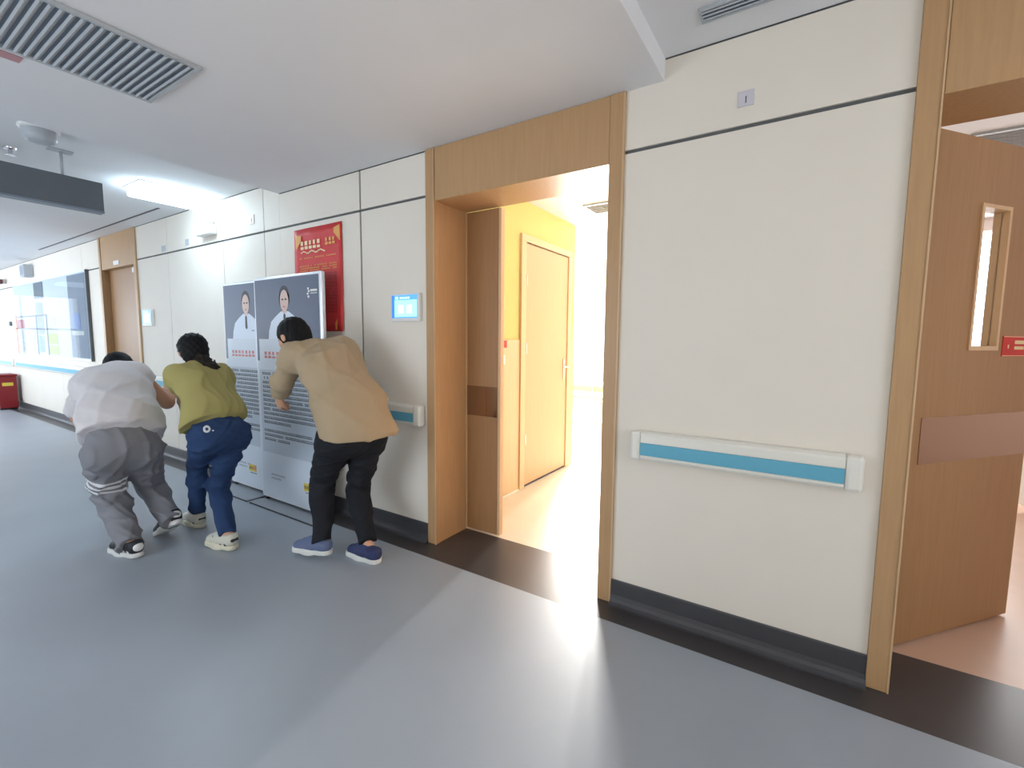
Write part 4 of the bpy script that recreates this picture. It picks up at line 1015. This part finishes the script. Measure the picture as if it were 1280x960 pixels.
jn = [rc(J['hipL'], J['hipR'], 0.100, 0.100, 0.04), seg(J['pelvis'], J['pelvis'] + u * 0.10, 0.150, 0.110, 0.142, 0.102, F), el(0.5 * (J['hipL'] + J['hipR']) - f * 0.040, (0.152, 0.102, 0.100), F, 0.05)]
jn += leg_prims(J['hipL'], J['kneeL'], J['ankL'], 0.088, 0.058, 0.048, 0.035, J['ankL'] + V3(0, 0, 0.015)) + leg_prims(J['hipR'], J['kneeR'], J['ankR'], 0.090, 0.060, 0.048, 0.04, J['ankR'] + V3(0.005, 0, -0.012))
foldB = folds(43, 6, 0.008, 60, [(0.2, 0.4, 1), (0.3, -0.5, 0.8)])
trB = sdf_obj('jeans', jn, M['jeans'], pB, 0.007, foldB, 2)
def ring_post(c, n, parts):
    n = nrm(n); a = nrm(np.cross(UP, n)); b = np.cross(n, a)
    def post(vol, ax):
        X, Y, Z = np.meshgrid(*ax, indexing='ij', sparse=True)
        x = (X - c[0]) * a[0] + (Y - c[1]) * a[1] + (Z - c[2]) * a[2]; y = (X - c[0]) * b[0] + (Y - c[1]) * b[1] + (Z - c[2]) * b[2]; z = (X - c[0]) * n[0] + (Y - c[1]) * n[1] + (Z - c[2]) * n[2]
        m_ = np.minimum(np.abs(np.sqrt(x * x + (y * 0.85) ** 2) - 0.014) - 0.006, np.sqrt((x - parts * 0.032) ** 2 + (y + 0.012) ** 2) - 0.006)
        return np.maximum(np.maximum(vol - 0.003, m_), -z - 0.06)
    return post
lc = V3(-3.13, -0.862, 0.785)
sdf_obj('jeans_logo', jn[:3], M['stripe'], trB, 0.004, foldB, 1, ring_post(lc, V3(0.93, -0.37, 0.1), 1))
M['cream_shoe'] = mat('cream_shoe', srgb(206, 204, 190), 0.6, bump=0.15, bscale=200); crm = mat('cream_rubber', srgb(214, 208, 186), 0.5)
shoe(pB, (-2.995, -0.792, 0.006), (-0.98, -0.16, 0.0), UP, 0.255, (M['cream_shoe'], crm, blk), 'runner')
shoe(pB, (-3.560, -0.738, 0.0), (-1, -0.02, 0), UP, 0.255, (M['cream_shoe'], crm, blk), 'runner')

# ---------------- person in the beige shirt and black trousers
JC = D(pelvis=(-2.300, -0.409, 0.836), hipL=(-2.330, -0.513, 0.762), hipR=(-2.270, -0.327, 0.746), kneeL=(-2.600, -0.430, 0.420), ankL=(-2.460, -0.540, 0.130), kneeR=(-2.420, -0.296, 0.370), ankR=(-2.200, -0.397, 0.078), waist=(-2.340, -0.404, 0.955), chest=(-2.520, -0.407, 1.194), neck=(-2.640, -0.456, 1.297), head=(-2.740, -0.505, 1.356), shL=(-2.680, -0.535, 1.248), shR=(-2.560, -0.268, 1.276), elL=(-2.840, -0.530, 1.070), wrL=(-2.960, -0.480, 0.965), elR=(-2.620, -0.225, 1.020), wrR=(-2.610, -0.230, 0.800), hem=(-2.290, -0.406, 0.797))
J = JC
pC = tag(empty('person', (-2.3, -0.42, 0)), 'person in beige shirt and black trousers stepping past the poster boards', 'person')
F = torso_frame(J); r, f, u = F; Fh = frame_from((-0.90, -0.15, -0.42), (-0.4, 0, 0.9))
J['toeL'] = J['ankL'] + V3(-0.11, -0.05, -0.06); J['toeR'] = J['ankR'] + V3(-0.11, 0.0, -0.05)
hL = hand(J['wrL'], J['wrL'] - J['elL'] + V3(0, 0, -0.05), (0.1, 1, 0.2), 1, 0.95); hR = hand(J['wrR'], J['wrR'] - J['elR'], (0, -1, 0.2), -1, 0.8)
body_of(J, F, J['head'], Fh, pC, 0.040, hands=(hL, hR))
face_parts(J['head'], Fh, pC)
r_, f_, u_ = Fh; hc = J['head']
hairC = [el(hc + u_ * 0.032 - f_ * 0.012, (0.088, 0.106, 0.098), Fh, 0.02), el(hc - f_ * 0.05 - u_ * 0.02, (0.078, 0.062, 0.078), Fh, 0.03), el(hc + f_ * 0.095 - u_ * 0.05, (0.09, 0.075, 0.10), Fh, 0.01, op='sub')]
sdf_obj('hair', hairC, M['hair'], pC, 0.006, folds(17, 5, 0.005, 220), 1)
M['beige'] = fabric('beige_shirt', srgb(176, 156, 128), var=0.03)
shirtC = [seg(J['hem'] - u * 0.03 - f * 0.012, J['waist'], 0.242, 0.172, 0.215, 0.155, F, cut_a=(J['hem'] - u * 0.025, -UP + 0.12 * f)),
          seg(J['waist'], J['chest'], 0.200, 0.145, 0.195, 0.130, F), seg(J['chest'], J['neck'] - u * 0.06, 0.195, 0.130, 0.115, 0.082, F),
          rc(J['shL'], J['shR'], 0.080, 0.080, 0.06), rc(J['neck'] - u * 0.05, J['neck'] + u * 0.02, 0.070, 0.062, 0.03, cut_b=(J['neck'] + u * 0.012, u)),
          rc(J['shL'], J['elL'], 0.080, 0.062, 0.05), rc(J['elL'], J['wrL'], 0.062, 0.050, 0.03, cut_b=(J['elL'] + (J['wrL'] - J['elL']) * 0.80, J['wrL'] - J['elL'])),
          rc(J['shR'], J['elR'], 0.080, 0.062, 0.05), rc(J['elR'], J['wrR'], 0.062, 0.050, 0.03, cut_b=(J['elR'] + (J['wrR'] - J['elR']) * 0.80, J['wrR'] - J['elR']))]
sdf_obj('shirt', shirtC, M['beige'], pC, 0.0075, folds(51, 5, 0.011, 40, [(0.6, 0.7, 0.2), (0.3, -0.7, 0.5), (0.7, 0.2, 0.7)]), 3)
M['blacktr'] = fabric('black_trousers', srgb(32, 34, 40), var=0.06)
bt = [rc(J['hipL'], J['hipR'], 0.108, 0.108, 0.05), seg(J['pelvis'], J['pelvis'] + u * 0.10, 0.170, 0.125, 0.165, 0.120, F), el(0.5 * (J['hipL'] + J['hipR']) - f * 0.045, (0.175, 0.11, 0.11), F, 0.05)]
bt += leg_prims(J['hipL'], J['kneeL'], J['ankL'], 0.102, 0.070, 0.052, 0.035, J['ankL'] + V3(0.005, 0, -0.025)) + leg_prims(J['hipR'], J['kneeR'], J['ankR'], 0.102, 0.066, 0.048, 0.035, J['ankR'] + V3(-0.012, 0, 0.030))
sdf_obj('trousers', bt, M['blacktr'], pC, 0.007, folds(53, 6, 0.009, 60, [(0.2, 0.4, 1), (0.3, -0.5, 0.8)]), 1)
nav = mat('navy_canvas', srgb(48, 58, 98), 0.8, bump=0.2, bscale=250)
shoe(pC, (-2.385, -0.530, 0.035), (-0.95, -0.24, -0.03), UP, 0.285, (mat('grey_blue_canvas', srgb(96, 108, 140), 0.8, bump=0.2, bscale=250), wsole, M['white']), 'canvas')
shoe(pC, (-2.100, -0.402, 0.0), (-1, 0.0, 0), UP, 0.285, (nav, wsole, M['white']), 'canvas')
